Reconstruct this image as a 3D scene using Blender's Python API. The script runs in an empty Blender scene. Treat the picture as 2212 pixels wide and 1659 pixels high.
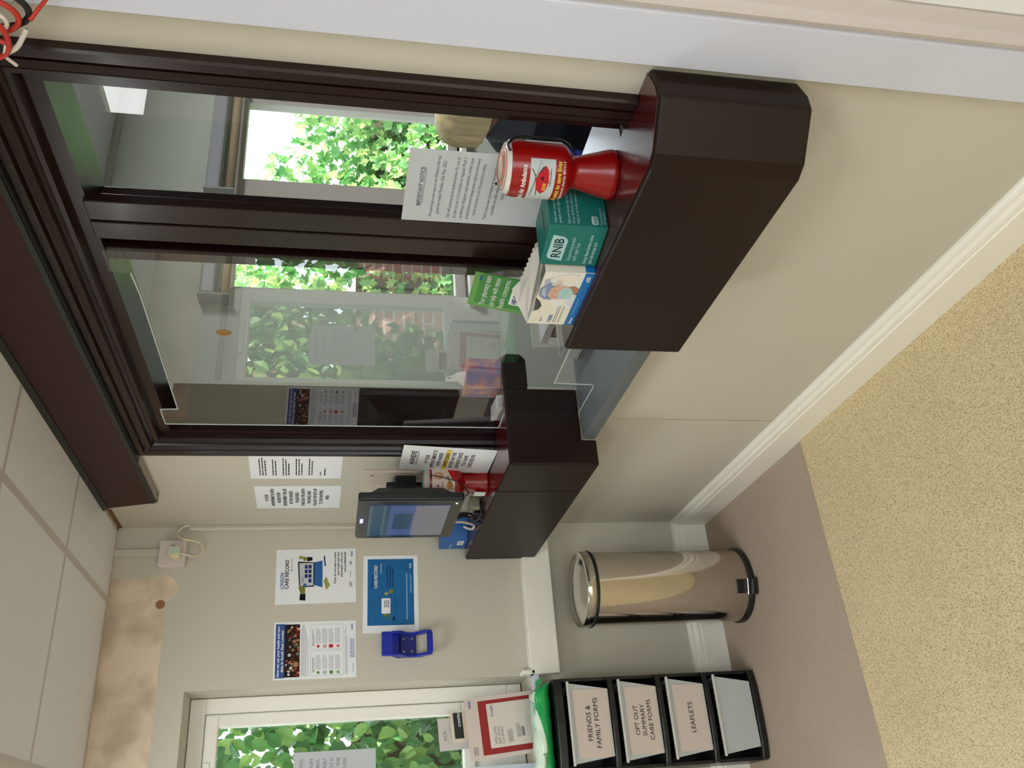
import bpy, math, random
from mathutils import Vector, Matrix
import numpy as np
R = math.radians
SC = bpy.context.scene
COL = SC.collection
# ------------------------------------------------------------------ camera, world, sun, exposure
def cam_axes(yaw, pitch, roll):
    cy, sy = math.cos(yaw), math.sin(yaw)
    f = Vector((sy*math.cos(pitch), cy*math.cos(pitch), -math.sin(pitch)))
    r0 = Vector((cy, -sy, 0)); u0 = r0.cross(f)
    return (math.cos(roll)*r0+math.sin(roll)*u0, -math.sin(roll)*r0+math.cos(roll)*u0, f)
r_, u_, f_ = cam_axes(R(28.368), R(11.496), R(1.2522))
cam = bpy.data.cameras.new('camera'); cam.sensor_width = 36; cam.sensor_fit = 'HORIZONTAL'
cam.lens = 1870/2212*36; cam.clip_start = .02; cam.clip_end = 200
camo = bpy.data.objects.new('camera', cam); COL.objects.link(camo)
m3 = Matrix((-u_, r_, -f_)).transposed()          # the phone was held on its side
camo.matrix_world = Matrix.Translation((-1.144, -3.32, 1.5462)) @ m3.to_4x4()
SC.camera = camo
SC.view_settings.view_transform = 'Standard'; SC.view_settings.look = 'None'
SC.view_settings.gamma = 1; SC.view_settings.exposure = 0.5
try: SC.view_settings.use_curve_mapping = False
except Exception: pass
SC.cycles.max_bounces = 10; SC.cycles.diffuse_bounces = 5; SC.cycles.glossy_bounces = 5
SC.cycles.transparent_max_bounces = 16; SC.cycles.transmission_bounces = 6
SC.cycles.sample_clamp_indirect = 6; SC.cycles.use_denoising = True
SC.cycles.caustics_reflective = False; SC.cycles.caustics_refractive = False
W = bpy.data.worlds.new('sky'); SC.world = W; W.use_nodes = True
nt = W.node_tree; bg = nt.nodes['Background']
bg.inputs['Color'].default_value = (.80, .91, 1, 1); bg.inputs['Strength'].default_value = 4.0
sun = bpy.data.lights.new('sun', 'SUN'); sun.energy = 15; sun.angle = R(.6); sun.color = (1, .95, .84)
suno = bpy.data.objects.new('sun', sun); COL.objects.link(suno)
suno.rotation_euler = Vector((-.55, .42, -.80)).to_track_quat('-Z', 'Y').to_euler()
def area(name, loc, size, energy, color, direction):
    l = bpy.data.lights.new(name, 'AREA'); l.shape = 'RECTANGLE'; l.size = size[0]; l.size_y = size[1]
    l.energy = energy; l.color = color
    o = bpy.data.objects.new(name, l); COL.objects.link(o); o.location = loc
    o.rotation_euler = Vector(direction).to_track_quat('-Z', 'Y').to_euler(); return o
# the three openings to the sky: sampling portals only, they give no light of their own
def portal(loc, size, direction):
    o = area('portal', loc, size, 1, (1, 1, 1), direction); o.data.cycles.is_portal = True
portal((-1.175, .27, 1.42), (1.15, 1.24), (0, -1, 0)); portal((2.02, .25, 1.5), (1.85, 1.11), (0, -1, 0)); portal((-1.925, -5.62, 1.08), (1.64, 2.14), (0, 1, 0))
# light of one ceiling panel and two unseen ones added as fill (their diffusers are built further down)
PANELS = [(-1.17, -.87), (-1.17, -3.27), (-2.35, -2.05)]
for i, (px, py) in enumerate(PANELS):
    area('panel_or_fill_light', (px, py, 2.318), (.56, .56), (7.2, 7.2, 6.6)[i], (.97, .995, 1), (0, 0, -1))

area('panel_or_fill_light', (2.1, -1.7, 2.592), (.56, .56), 28, (.97, .99, 1), (0, 0, -1))  # unseen lamp added to brighten the reception

# ------------------------------------------------------------------ helpers
WOFF = {}
def srgb(c):
    return tuple(((x/255)/12.92 if x/255 <= .04045 else ((x/255+.055)/1.055)**2.4) for x in c)
MATS = {}
def mat(name, col, rough=.6, spec=.5, metal=0, coat=0, noise=0, nscale=8, bump=0, bscale=200, emis=0, sss=0, trans=0, alpha=1, stretch=None):
    if name in MATS: return MATS[name]
    m = bpy.data.materials.new(name); m.use_nodes = True; MATS[name] = m
    n = m.node_tree.nodes; l = m.node_tree.links; b = n['Principled BSDF']
    c = (*srgb(col), 1)
    b.inputs['Base Color'].default_value = c; b.inputs['Roughness'].default_value = rough
    b.inputs['Metallic'].default_value = metal; b.inputs['Specular IOR Level'].default_value = spec
    b.inputs['Coat Weight'].default_value = coat; b.inputs['Coat Roughness'].default_value = .12
    b.inputs['Transmission Weight'].default_value = trans; b.inputs['Alpha'].default_value = alpha
    if emis: b.inputs['Emission Color'].default_value = c; b.inputs['Emission Strength'].default_value = emis
    if noise or bump:
        tc = n.new('ShaderNodeTexCoord'); mp = n.new('ShaderNodeMapping'); l.new(tc.outputs['Object'], mp.inputs[0])
        if stretch: mp.inputs['Scale'].default_value = stretch
    if noise:
        t = n.new('ShaderNodeTexNoise'); t.inputs['Scale'].default_value = nscale; t.inputs['Detail'].default_value = 4
        l.new(mp.outputs[0], t.inputs[0])
        h = n.new('ShaderNodeMix'); h.data_type = 'RGBA'; h.blend_type = 'MIX'
        h.inputs[6].default_value = tuple(x*(1-noise) for x in c[:3])+(1,)
        h.inputs[7].default_value = tuple(min(1, x*(1+noise)) for x in c[:3])+(1,)
        l.new(t.outputs['Fac'], h.inputs[0]); l.new(h.outputs[2], b.inputs['Base Color'])
    if bump:
        t2 = n.new('ShaderNodeTexNoise'); t2.inputs['Scale'].default_value = bscale; l.new(mp.outputs[0], t2.inputs[0])
        bp = n.new('ShaderNodeBump'); bp.inputs['Strength'].default_value = bump; bp.inputs['Distance'].default_value = .002
        l.new(t2.outputs['Fac'], bp.inputs['Height']); l.new(bp.outputs[0], b.inputs['Normal'])
    return m
class MB:
    def __init__(s): s.v = []; s.f = []
    def add(s, vs, fs):
        k = len(s.v); s.v += [tuple(p) for p in vs]; s.f += [tuple(i+k for i in f) for f in fs]; return s
    def box(s, x0, y0, z0, x1, y1, z1):
        x0, x1 = sorted((x0, x1)); y0, y1 = sorted((y0, y1)); z0, z1 = sorted((z0, z1))
        v = [(x0, y0, z0), (x1, y0, z0), (x1, y1, z0), (x0, y1, z0), (x0, y0, z1), (x1, y0, z1), (x1, y1, z1), (x0, y1, z1)]
        return s.add(v, [(0, 3, 2, 1), (4, 5, 6, 7), (0, 1, 5, 4), (1, 2, 6, 5), (2, 3, 7, 6), (3, 0, 4, 7)])
    def prism(s, poly, axis, a, b):
        """poly in the two remaining axes (in order), extruded from a to b"""
        def P(p, t):
            return {'x': (t, p[0], p[1]), 'y': (p[0], t, p[1]), 'z': (p[0], p[1], t)}[axis]
        n = len(poly); v = [P(p, a) for p in poly]+[P(p, b) for p in poly]
        return s.add(v, [tuple(range(n)), tuple(range(2*n-1, n-1, -1))]+[(i, i+n, (i+1) % n+n, (i+1) % n) for i in range(n)])
    def quad(s, a, b, c, d): return s.add([a, b, c, d], [(0, 1, 2, 3)])
    def lathe(s, prof, c=(0, 0, 0), seg=32, sx=1, sy=1):
        v = []; n = len(prof)
        for i in range(seg):
            a = 2*math.pi*i/seg
            v += [(c[0]+r*math.cos(a)*sx, c[1]+r*math.sin(a)*sy, c[2]+z) for r, z in prof]
        f = [(i*n+j, ((i+1) % seg)*n+j, ((i+1) % seg)*n+j+1, i*n+j+1) for i in range(seg) for j in range(n-1)]
        return s.add(v, f)
    def tube(s, pts, r, seg=8, rs=None):
        pts = [Vector(p) for p in pts]; v = []; n = len(pts)
        up = Vector((.31, .17, .93)).normalized()
        for i, p in enumerate(pts):
            t = (pts[min(i+1, n-1)]-pts[max(i-1, 0)]).normalized()
            a = t.cross(up)
            if a.length < .05: a = t.cross(Vector((1, 0, 0)))
            a.normalize(); b = t.cross(a); up = b.cross(t) if False else up
            rr = rs[i] if rs else r
            v += [p+rr*(math.cos(2*math.pi*k/seg)*a+math.sin(2*math.pi*k/seg)*b) for k in range(seg)]
        f = [(i*seg+k, i*seg+(k+1) % seg, (i+1)*seg+(k+1) % seg, (i+1)*seg+k) for i in range(n-1) for k in range(seg)]
        f += [tuple(range(seg-1, -1, -1)), tuple((n-1)*seg+k for k in range(seg))]
        return s.add(v, f)
    def build(s, name, m, parent=None, smooth=False, bevel=0, bseg=2, auto=None):
        me = bpy.data.meshes.new(name); me.from_pydata(s.v, [], s.f); me.validate(); me.update()
        o = bpy.data.objects.new(name, me); COL.objects.link(o)
        for x in (m if isinstance(m, (list, tuple)) else [m]): me.materials.append(x)
        fix_normals(me)
        if smooth: me.polygons.foreach_set('use_smooth', [True]*len(me.polygons))
        if auto:
            try: me.set_sharp_from_angle(angle=R(auto))
            except Exception: pass
        if bevel:
            b = o.modifiers.new('edge', 'BEVEL'); b.width = bevel; b.segments = bseg; b.limit_method = 'ANGLE'; b.angle_limit = R(35)
        if parent is not None:
            o.parent = parent; o.location = -WOFF[parent.name]
            WOFF[o.name] = Vector((0, 0, 0))
        else: WOFF[o.name] = Vector((0, 0, 0))
        return o
import bmesh
def fix_normals(me):
    bm = bmesh.new(); bm.from_mesh(me)
    try: bmesh.ops.recalc_face_normals(bm, faces=bm.faces)
    except Exception: pass
    bm.to_mesh(me); bm.free()
def tag(o, label, cat, group=None, kind=None):
    if label: o['label'] = label
    if cat: o['category'] = cat
    if group: o['group'] = group
    if kind: o['kind'] = kind
    return o
def thing(name, loc, label, cat, group=None):
    o = bpy.data.objects.new(name, None); COL.objects.link(o); o.location = loc
    o.empty_display_size = .05; WOFF[o.name] = Vector(loc)
    return tag(o, label, cat, group)
def structure(o): o['kind'] = 'structure'; return o
def curve_pts(ctrl, n=10):
    """Catmull-Rom through control points"""
    P = [Vector(p) for p in ctrl]; P = [2*P[0]-P[1]]+P+[2*P[-1]-P[-2]]; out = []
    for i in range(1, len(P)-2):
        for k in range(n):
            t = k/n; a, b, c, d = P[i-1:i+3]
            out.append(.5*((2*b)+(-a+c)*t+(2*a-5*b+4*c-d)*t*t+(-a+3*b-3*c+d)*t**3))
    return out+[P[-2]]

# ------------------------------------------------------------------ printing on surfaces
def plane_surf(tl, tr, bl):
    tl, tr, bl = Vector(tl), Vector(tr), Vector(bl)
    ex = (tr-tl).normalized(); ed = (bl-tl).normalized(); n = ed.cross(ex)
    return lambda u, v, h: tl+ex*u/1000+ed*v/1000+n*h
_TX = {}
def text_geo(s, bold):
    if (s, bold) not in _TX:
        c = bpy.data.curves.new('t', 'FONT'); c.body = s; c.size = 1; c.resolution_u = 3; c.offset = .02 if bold else 0
        o = bpy.data.objects.new('t', c); COL.objects.link(o)
        bpy.context.view_layer.update()
        me = bpy.data.meshes.new_from_object(o.evaluated_get(bpy.context.evaluated_depsgraph_get()))
        vs = np.array([v.co[:2] for v in me.vertices]) if len(me.vertices) else np.zeros((1, 2))
        fs = [tuple(p.vertices) for p in me.polygons]
        bpy.data.objects.remove(o); bpy.data.curves.remove(c); bpy.data.meshes.remove(me)
        _TX[(s, bold)] = (vs, fs)
    return _TX[(s, bold)]
class Ink:
    """flat print on a surface: collects shapes by (part name, material)"""
    def __init__(s, surf, parent, h=.0003, cell=0): s.surf = surf; s.parent = parent; s.d = {}; s.h = h; s.cell = cell
    def mb(s, name, m): return s.d.setdefault((name, m.name), (MB(), m))[0]
    def poly(s, name, m, pts, lift=1, grid=False):
        b = s.mb(name, m); n = len(pts)
        if s.cell and max(p[0] for p in pts)-min(p[0] for p in pts) > s.cell:      # follow a curved surface: slice the shape into narrow strips
            u0 = min(p[0] for p in pts); u1 = max(p[0] for p in pts); q = max(2, math.ceil((u1-u0)/s.cell))
            for i in range(q):
                lo, hi = u0+(u1-u0)*i/q, u0+(u1-u0)*(i+1)/q; pp = list(pts)
                for lim, sg in ((lo, 1), (hi, -1)):
                    o = []
                    for j in range(len(pp)):
                        a, c = pp[j-1], pp[j]; ia, ic = (a[0]-lim)*sg >= -1e-9, (c[0]-lim)*sg >= -1e-9
                        if ia != ic: t = (lim-a[0])/(c[0]-a[0]); o.append((lim, a[1]+(c[1]-a[1])*t))
                        if ic: o.append(c)
                    pp = o
                    if not pp: break
                if len(pp) > 2: b.add([s.surf(u, v, s.h*lift) for u, v in pp], [tuple(range(len(pp)-1, -1, -1))])
            return s
        b.add([s.surf(u, v, s.h*lift) for u, v in pts], [tuple(range(n-1, -1, -1))]); return s
    def rect(s, name, m, u0, v0, u1, v1, lift=1, nu=1):
        for i in range(nu):
            a = u0+(u1-u0)*i/nu; b = u0+(u1-u0)*(i+1)/nu
            s.poly(name, m, [(a, v0), (b, v0), (b, v1), (a, v1)], lift)
        return s
    def ell(s, name, m, cu, cv, ru, rv, lift=1, n=20, rot=0):
        return s.poly(name, m, [(cu+ru*math.cos(a)*math.cos(rot)-rv*math.sin(a)*math.sin(rot), cv+ru*math.cos(a)*math.sin(rot)+rv*math.sin(a)*math.cos(rot)) for a in [2*math.pi*k/n for k in range(n)]], lift)
    def rrect(s, name, m, u0, v0, u1, v1, r, lift=1):
        p = []
        for cx, cy, a0 in ((u1-r, v0+r, -90), (u1-r, v1-r, 0), (u0+r, v1-r, 90), (u0+r, v0+r, 180)):
            p += [(cx+r*math.cos(R(a0+t)), cy+r*math.sin(R(a0+t))) for t in (0, 30, 60, 90)]
        return s.poly(name, m, p, lift)
    def line(s, name, m, a, b, w, lift=1):
        a, b = Vector(a), Vector(b); d = (b-a).normalized(); n = Vector((-d.y, d.x))*w/2
        return s.poly(name, m, [tuple(a+n), tuple(b+n), tuple(b-n), tuple(a-n)], lift)
    def text(s, t, u, v, size, m, w=None, align='L', bold=False, lift=2, name='lettering', maxw=None):
        """baseline at v, cap height ~ .7 size; w forces the width"""
        vs, fs = text_geo(t, bold)
        x0, x1 = vs[:, 0].min(), vs[:, 0].max(); wd = (x1-x0)*size
        k = (w/wd) if w else (maxw/wd if maxw and wd > maxw else 1)
        tw = wd*k; off = {'L': 0, 'C': -tw/2, 'R': -tw}[align]
        b = s.mb(name, m)
        b.add([s.surf(u+off+(p[0]-x0)*size*k, v-p[1]*size, s.h*lift) for p in vs], fs); return s
    def greek(s, u, v, w, n, pitch, th, m, seed=1, name='small_print', lift=1):
        rnd = random.Random(seed)
        for i in range(n):
            x = u; end = u+w*(rnd.uniform(.6, 1) if i == n-1 else rnd.uniform(.88, 1))
            while x < end-1:
                q = min(rnd.uniform(1.2, 5.5)*th*1.3, end-x); s.rect(name, m, x, v+i*pitch, x+q, v+i*pitch+th, lift); x += q+th*.7
        return s
    def done(s):
        for (name, _), (b, m) in s.d.items():
            me = bpy.data.meshes.new(name); me.from_pydata(b.v, [], b.f); me.update(); me.materials.append(m)
            o = bpy.data.objects.new(name, me); COL.objects.link(o); o.parent = s.parent; o.location = -WOFF[s.parent.name]
            WOFF[o.name] = Vector((0, 0, 0))
def sheet(name, tl, tr, bl, w, h, m, label, cat, th=.0005, group=None):
    """a sheet of paper: tl,tr,bl give position and direction; w,h in mm"""
    sf = plane_surf(tl, tr, bl)
    b = MB(); c = [sf(0, 0, 0), sf(w, 0, 0), sf(w, h, 0), sf(0, h, 0)]; d = [sf(0, 0, th), sf(w, 0, th), sf(w, h, th), sf(0, h, th)]
    b.add(c+d, [(0, 1, 2, 3), (4, 7, 6, 5), (0, 4, 5, 1), (1, 5, 6, 2), (2, 6, 7, 3), (3, 7, 4, 0)])
    o = b.build(name, m); tag(o, label, cat, group)
    s2 = lambda u, v, hh: sf(u, v, th+hh)
    return o, Ink(s2, o)

# ------------------------------------------------------------------ materials
PAINT = (202, 197, 183)
M_wall = mat('wall_paint', PAINT, .75, .3, noise=.03, nscale=3, bump=.05, bscale=400)
M_rwall = mat('reception_paint', (206, 212, 202), .8, .3)
M_gloss = mat('cream_gloss', (248, 244, 234), .35, .5, noise=.03, nscale=12, bump=.05, bscale=90)
M_white = mat('white_gloss', (212, 215, 230), .3, .5, noise=.015, nscale=9)
M_casing2 = mat('shaded_gloss', (206, 197, 193), .4, .5)  # shade on the door moulding, put into its paint colour
M_upvc = mat('white_upvc', (244, 241, 235), .35, .5)
M_wood = mat('dark_varnished_wood', (34, 17, 15), .3, .3, coat=.08, noise=.45, nscale=30, stretch=(14, 14, 1), bump=.05, bscale=60)
M_woodt = mat('dark_red_wood', (66, 12, 16), .22, .5, coat=.3, noise=.35, nscale=24, bump=.05, bscale=60)
M_box = mat('mahogany_laminate', (30, 17, 13), .42, .25, coat=.0, noise=.12, nscale=9)
M_edge = mat('worn_dark_edge', (60, 44, 32), .4)
M_fascia = mat('maroon_board', (56, 28, 28), .5, .25, noise=.12, nscale=2)
M_black = mat('black_trim', (30, 30, 28), .5)
M_led = mat('grey_laminate', (98, 102, 106), .42, .5, noise=.06, nscale=60)
M_paper = mat('white_paper', (238, 240, 245), .85, .2)
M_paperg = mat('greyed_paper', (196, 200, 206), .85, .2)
M_ink = mat('black_ink', (26, 26, 28), .8, .1)
M_gink = mat('grey_ink', (120, 120, 128), .8, .1)
M_lgink = mat('pale_grey_ink', (168, 168, 178), .8, .1)
M_blueink = mat('blue_ink', (52, 104, 168), .8, .1)
M_navy = mat('navy_ink', (40, 52, 118), .8, .1)
M_nhs = mat('nhs_blue', (28, 78, 168), .7, .2)
M_wink = mat('white_ink', (238, 238, 236), .8, .1)
M_redink = mat('red_ink', (196, 44, 52), .8, .1)
M_greenink = mat('green_ink', (92, 140, 66), .8, .1)
M_yelink = mat('yellow_ink', (236, 206, 84), .8, .1)
M_bpl = mat('black_plastic', (24, 24, 24), .35, .5, bump=.05, bscale=500)
M_wpl = mat('white_plastic', (222, 214, 206), .35, .5)
M_red = mat('red_plastic', (150, 12, 12), .25, .5, coat=.2)
M_skin = mat('skin', (205, 150, 128), .55, .4)

def glass_mat(name, refl=1.0, tint=(1, 1, 1), rough=0.0):
    """thin clear sheet: mirror reflection by Schlick's law, seen the same from both sides"""
    m = bpy.data.materials.new(name); m.use_nodes = True; n = m.node_tree.nodes; l = m.node_tree.links
    n.clear(); o = n.new('ShaderNodeOutputMaterial'); mx = n.new('ShaderNodeMixShader'); t = n.new('ShaderNodeBsdfTransparent')
    g = n.new('ShaderNodeBsdfGlossy'); ge = n.new('ShaderNodeNewGeometry'); dt = n.new('ShaderNodeVectorMath'); dt.operation = 'DOT_PRODUCT'
    l.new(ge.outputs['Incoming'], dt.inputs[0]); l.new(ge.outputs['Normal'], dt.inputs[1])
    def mt(op, a, b=None):
        q = n.new('ShaderNodeMath'); q.operation = op; q.use_clamp = op != 'ABSOLUTE'
        for i, v in enumerate((a, b)):
            if v is None: continue
            if isinstance(v, (int, float)): q.inputs[i].default_value = v
            else: l.new(v, q.inputs[i])
        return q.outputs[0]
    c = mt('ABSOLUTE', dt.outputs['Value']); k = mt('POWER', mt('SUBTRACT', 1.0, c), 5.0)
    fr = mt('MULTIPLY', mt('ADD', mt('MULTIPLY', k, .92), .08), refl)
    g.inputs['Roughness'].default_value = rough; t.inputs['Color'].default_value = (*tint, 1)
    l.new(fr, mx.inputs[0]); l.new(t.outputs[0], mx.inputs[1]); l.new(g.outputs[0], mx.inputs[2])
    l.new(mx.outputs[0], o.inputs['Surface']); return m
M_glass = glass_mat('clear_glass', .6)
M_pers = glass_mat('clear_acrylic', 1.9, (.97, .98, .97))
M_edgegl = mat('bright_acrylic_edge', (225, 238, 235), .15, .8, alpha=.75)

def carpet_mat(name, a, b, dark, scale):
    m = bpy.data.materials.new(name); m.use_nodes = True; n = m.node_tree.nodes; l = m.node_tree.links; p = n['Principled BSDF']
    tc = n.new('ShaderNodeTexCoord'); mp = n.new('ShaderNodeMapping'); mp.inputs['Scale'].default_value = (1.0, .55, 1); mp.inputs['Rotation'].default_value = (0, 0, R(25))
    l.new(tc.outputs['Object'], mp.inputs[0])
    t = n.new('ShaderNodeTexNoise'); t.inputs['Scale'].default_value = scale; t.inputs['Detail'].default_value = 3; t.inputs['Roughness'].default_value = .65
    l.new(mp.outputs[0], t.inputs[0])
    cr = n.new('ShaderNodeValToRGB'); e = cr.color_ramp.elements
    e[0].position = .33; e[0].color = (*srgb(dark), 1); e[1].position = .62; e[1].color = (*srgb(b), 1)
    q = e.new(.47); q.color = (*srgb(a), 1)
    l.new(t.outputs['Fac'], cr.inputs[0])
    t3 = n.new('ShaderNodeTexNoise'); t3.inputs['Scale'].default_value = 5; l.new(tc.outputs['Object'], t3.inputs[0])
    mx = n.new('ShaderNodeMix'); mx.data_type = 'RGBA'; mx.blend_type = 'MULTIPLY'; mx.inputs[0].default_value = .12
    l.new(cr.outputs[0], mx.inputs[6]); l.new(t3.outputs['Fac'], mx.inputs[7])
    mu = n.new('ShaderNodeMix'); mu.data_type = 'RGBA'; mu.inputs[0].default_value = .0
    l.new(mx.outputs[2], p.inputs['Base Color']); p.inputs['Roughness'].default_value = .95; p.inputs['Specular IOR Level'].default_value = .1
    bp = n.new('ShaderNodeBump'); bp.inputs['Strength'].default_value = .7; bp.inputs['Distance'].default_value = .004
    l.new(t.outputs['Fac'], bp.inputs['Height']); l.new(bp.outputs[0], p.inputs['Normal']); return m
M_carp1 = carpet_mat('beige_fleck_carpet', (228, 208, 168), (245, 228, 190), (180, 152, 112), 330)
M_carp2 = carpet_mat('mauve_brown_carpet', (192, 174, 158), (206, 190, 174), (168, 148, 132), 330)

# back wall: paint, with an unpainted plaster strip under the ceiling, its filler patches and one round brown filled hole
def backwall_mat():
    m = bpy.data.materials.new('part_painted_plaster'); m.use_nodes = True; n = m.node_tree.nodes; l = m.node_tree.links; p = n['Principled BSDF']
    p.inputs['Roughness'].default_value = .75; p.inputs['Specular IOR Level'].default_value = .3
    tc = n.new('ShaderNodeTexCoord'); sp = n.new('ShaderNodeSeparateXYZ'); l.new(tc.outputs['Object'], sp.inputs[0])
    def math_(op, a, b=None, clamp=False):
        q = n.new('ShaderNodeMath'); q.operation = op; q.use_clamp = clamp
        for i, v in enumerate((a, b)):
            if v is None: continue
            if isinstance(v, (int, float)): q.inputs[i].default_value = v
            else: l.new(v, q.inputs[i])
        return q.outputs[0]
    t = n.new('ShaderNodeTexNoise'); t.inputs['Scale'].default_value = 22; t.inputs['Detail'].default_value = 4; l.new(tc.outputs['Object'], t.inputs[0])
    wob = math_('MULTIPLY', math_('SUBTRACT', t.outputs['Fac'], .5), .02)
    X = math_('ADD', sp.outputs['X'], wob); Z = math_('ADD', sp.outputs['Z'], wob)
    # strip: z > 2.13, x < -.185 ; extra lobe round (-.27, 2.17)
    strip = math_('MULTIPLY', math_('GREATER_THAN', Z, 2.134), math_('LESS_THAN', X, -.19))
    def disc(x, z, r, wobble=True):
        a = math_('SUBTRACT', X if wobble else sp.outputs['X'], x); b = math_('SUBTRACT', Z if wobble else sp.outputs['Z'], z)
        return math_('LESS_THAN', math_('ADD', math_('MULTIPLY', a, a), math_('MULTIPLY', b, b)), r*r)
    mask = math_('MAXIMUM', strip, disc(-.235, 2.150, .05))
    hole = disc(-.2915, 2.153, .0165, False)
    cut = math_('LESS_THAN', sp.outputs['X'], .0)
    mask = math_('MULTIPLY', mask, cut)
    t2 = n.new('ShaderNodeTexNoise'); t2.inputs['Scale'].default_value = 7; t2.inputs['Detail'].default_value = 3; l.new(tc.outputs['Object'], t2.inputs[0])
    pc = n.new('ShaderNodeValToRGB'); e = pc.color_ramp.elements; e[0].position = .36; e[0].color = (*srgb((196, 176, 154)), 1); e[1].position = .56; e[1].color = (*srgb((230, 210, 188)), 1)
    l.new(t2.outputs['Fac'], pc.inputs[0])
    def mix(f, a, b):
        q = n.new('ShaderNodeMix'); q.data_type = 'RGBA'; l.new(f, q.inputs[0])
        for i, v in ((6, a), (7, b)):
            if isinstance(v, tuple): q.inputs[i].default_value = v
            else: l.new(v, q.inputs[i])
        return q.outputs[2]
    c = mix(mask, (*srgb(PAINT), 1), pc.outputs[0]); c = mix(hole, c, (*srgb((150, 112, 82)), 1))
    l.new(c, p.inputs['Base Color']); return m
M_back = backwall_mat()
# ------------------------------------------------------------------ the setting
CZ = 2.335
def struct(name, mb, m, **k): return structure(mb.build(name, m, **k))
struct('floor', MB().box(-3.0, -5.5, -.05, .0, 0, 0), M_carp2)
cm = MB().prism([(-3.0, -5.5), (-.019, -5.5), (-.019, -.886), (-.345, -.892), (-.83, -.908), (-1.35, -.925), (-3.0, -.95)], 'z', .0005, .005)
tag(cm.build('carpet', M_carp1, bevel=.002), 'beige flecked carpet with a cut edge lying over the mauve carpet', 'carpet')
# hatch wall (x = 0 .. .15) with the service opening
wr = MB()
wr.box(0, -5.5, 0, .15, -2.25, 2.7); wr.box(0, -.76, 0, .15, 0, 2.7); wr.box(0, -2.25, 2.10, .15, -.76, 2.7)
wr.box(0, -2.25, 0, .10, -1.66, 1.03); wr.box(0, -1.66, 0, .10, -.99, .755); wr.box(0.0, -.984, 0, .0975, -.76, 1.0)
struct('wall_right', wr, M_wall)
# back wall with window 1 (left) and the reception window
def wall_y(mb, x0, x1, z0, z1, holes, y0=0, y1=.30):
    xs = sorted({x0, x1, *[h[0] for h in holes], *[h[1] for h in holes]}); zs = sorted({z0, z1, *[h[2] for h in holes], *[h[3] for h in holes]})
    for a, b in zip(xs, xs[1:]):
        for c, d in zip(zs, zs[1:]):
            if any(h[0] <= (a+b)/2 <= h[1] and h[2] <= (c+d)/2 <= h[3] for h in holes): continue
            mb.box(a, y0, c, b, y1, d)
    return mb
W1 = (-1.75, -.598, .805, 2.042)
struct('wall_back', wall_y(MB(), -3.0, .0, 0, 2.7, [W1]), M_back)
W2 = (1.10, 2.95, .95, 2.06)
struct('wall_reception', wall_y(MB(), 0, 4.2, 0, 2.9, [W2]), M_rwall)
struct('wall_left', MB().box(-3.15, -5.5, 0, -3.0, .3, 2.7), M_wall)
struct('wall_front', wall_y(MB(), -3.0, .0, 0, 2.7, [(-2.75, -1.1, 0, 2.15)], -5.65, -5.5), M_wall)
rr = MB(); rr.box(4.2, -5.5, 0, 4.3, .3, 2.9); rr.box(.15, -5.6, 0, 4.2, -5.5, 2.9)
struct('wall_reception_far', rr, M_rwall)
struct('floor_reception', MB().box(0, -5.5, -.05, 4.2, 0, 0), mat('reception_floor', (92, 88, 84), .9))
struct('ceiling_reception', MB().box(.15, -5.5, 2.6, 4.2, 0, 2.7), mat('reception_ceiling', (214, 214, 212), .8))
struct('trim_1', MB().box(.15, -.02, 2.57, 4.2, -.001, 2.6), mat('reception_edge_trim', (190, 186, 176), .7))
# ceiling: mineral tiles in a white T-bar grid
XG = [-.27-.6*i for i in range(5)]; YG = [.02-.6*i+.0 for i in range(1, 10)]; YG = [-.575-.6*i for i in range(9)]
M_tile = mat('ceiling_tile', (236, 235, 236), .9, .1, noise=.025, nscale=40, bump=.12, bscale=120)
cl = MB(); xs = [0]+XG+[-3.0]; ys = [0]+YG+[-5.5]
for a, b in zip(xs, xs[1:]):
    for c, d in zip(ys, ys[1:]):
        px, py = (a+b)/2, (c+d)/2
        if any(abs(px-q[0]) < .05 and abs(py-q[1]) < .06 for q in PANELS): continue
        cl.box(b+.004, d+.004, CZ, a-.004, c-.004, CZ+.015)
cl.box(-3.0, -5.5, CZ+.09, 0, 0, CZ+.12)
struct('ceiling', cl, M_tile)
gr = MB()
for x in XG: gr.box(x-.012, -5.5, CZ-.0015, x+.012, 0, CZ+.01)
for y in YG: gr.box(-3.0, y-.009, CZ-.001, 0, y+.009, CZ+.01)
struct('trim_2', gr, mat('ceiling_grid', (206, 197, 194), .5))
ed = MB(); ed.box(-3.0, -.016, CZ-.004, 0, 0, CZ+.01); ed.box(-.014, -5.5, CZ-.004, 0, 0, CZ+.01)
struct('trim_3', ed, mat('ceiling_edge_trim', (196, 186, 170), .5))
for i, (px, py) in enumerate(PANELS):  # the last two are out of view, added for fill light
    t = thing('ceiling_or_fill_light', (px, py, CZ), 'square ceiling light panel %s' % ('set in the tile grid nearest the left window', 'added unseen as fill over the middle of the room', 'added unseen as fill near the left wall')[i], 'light', 'square ceiling light panels')
    fr = MB()
    for a, b, c, d in ((-.298, -.298, .298, -.275), (-.298, .275, .298, .298), (-.298, -.275, -.275, .275), (.275, -.275, .298, .275)): fr.box(px+a, py+b, CZ-.002, px+c, py+d, CZ+.02)
    fr.build('frame', mat('lamp_frame', (210, 206, 196), .5), t)
    MB().box(px-.276, py-.276, CZ+.006, px+.276, py+.276, CZ+.012).build('diffuser', mat('lamp_diffuser', (228, 232, 205), .4, emis=.9), t)
t = thing('ceiling_or_fill_light', (2.1, -1.7, 2.6), 'unseen square light panel added in the reception ceiling to brighten it', 'light')
MB().box(1.80, -2.0, 2.5945, 2.40, -1.4, 2.5995).build('diffuser', mat('lamp_diffuser', (228, 232, 205)), t)
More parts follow.
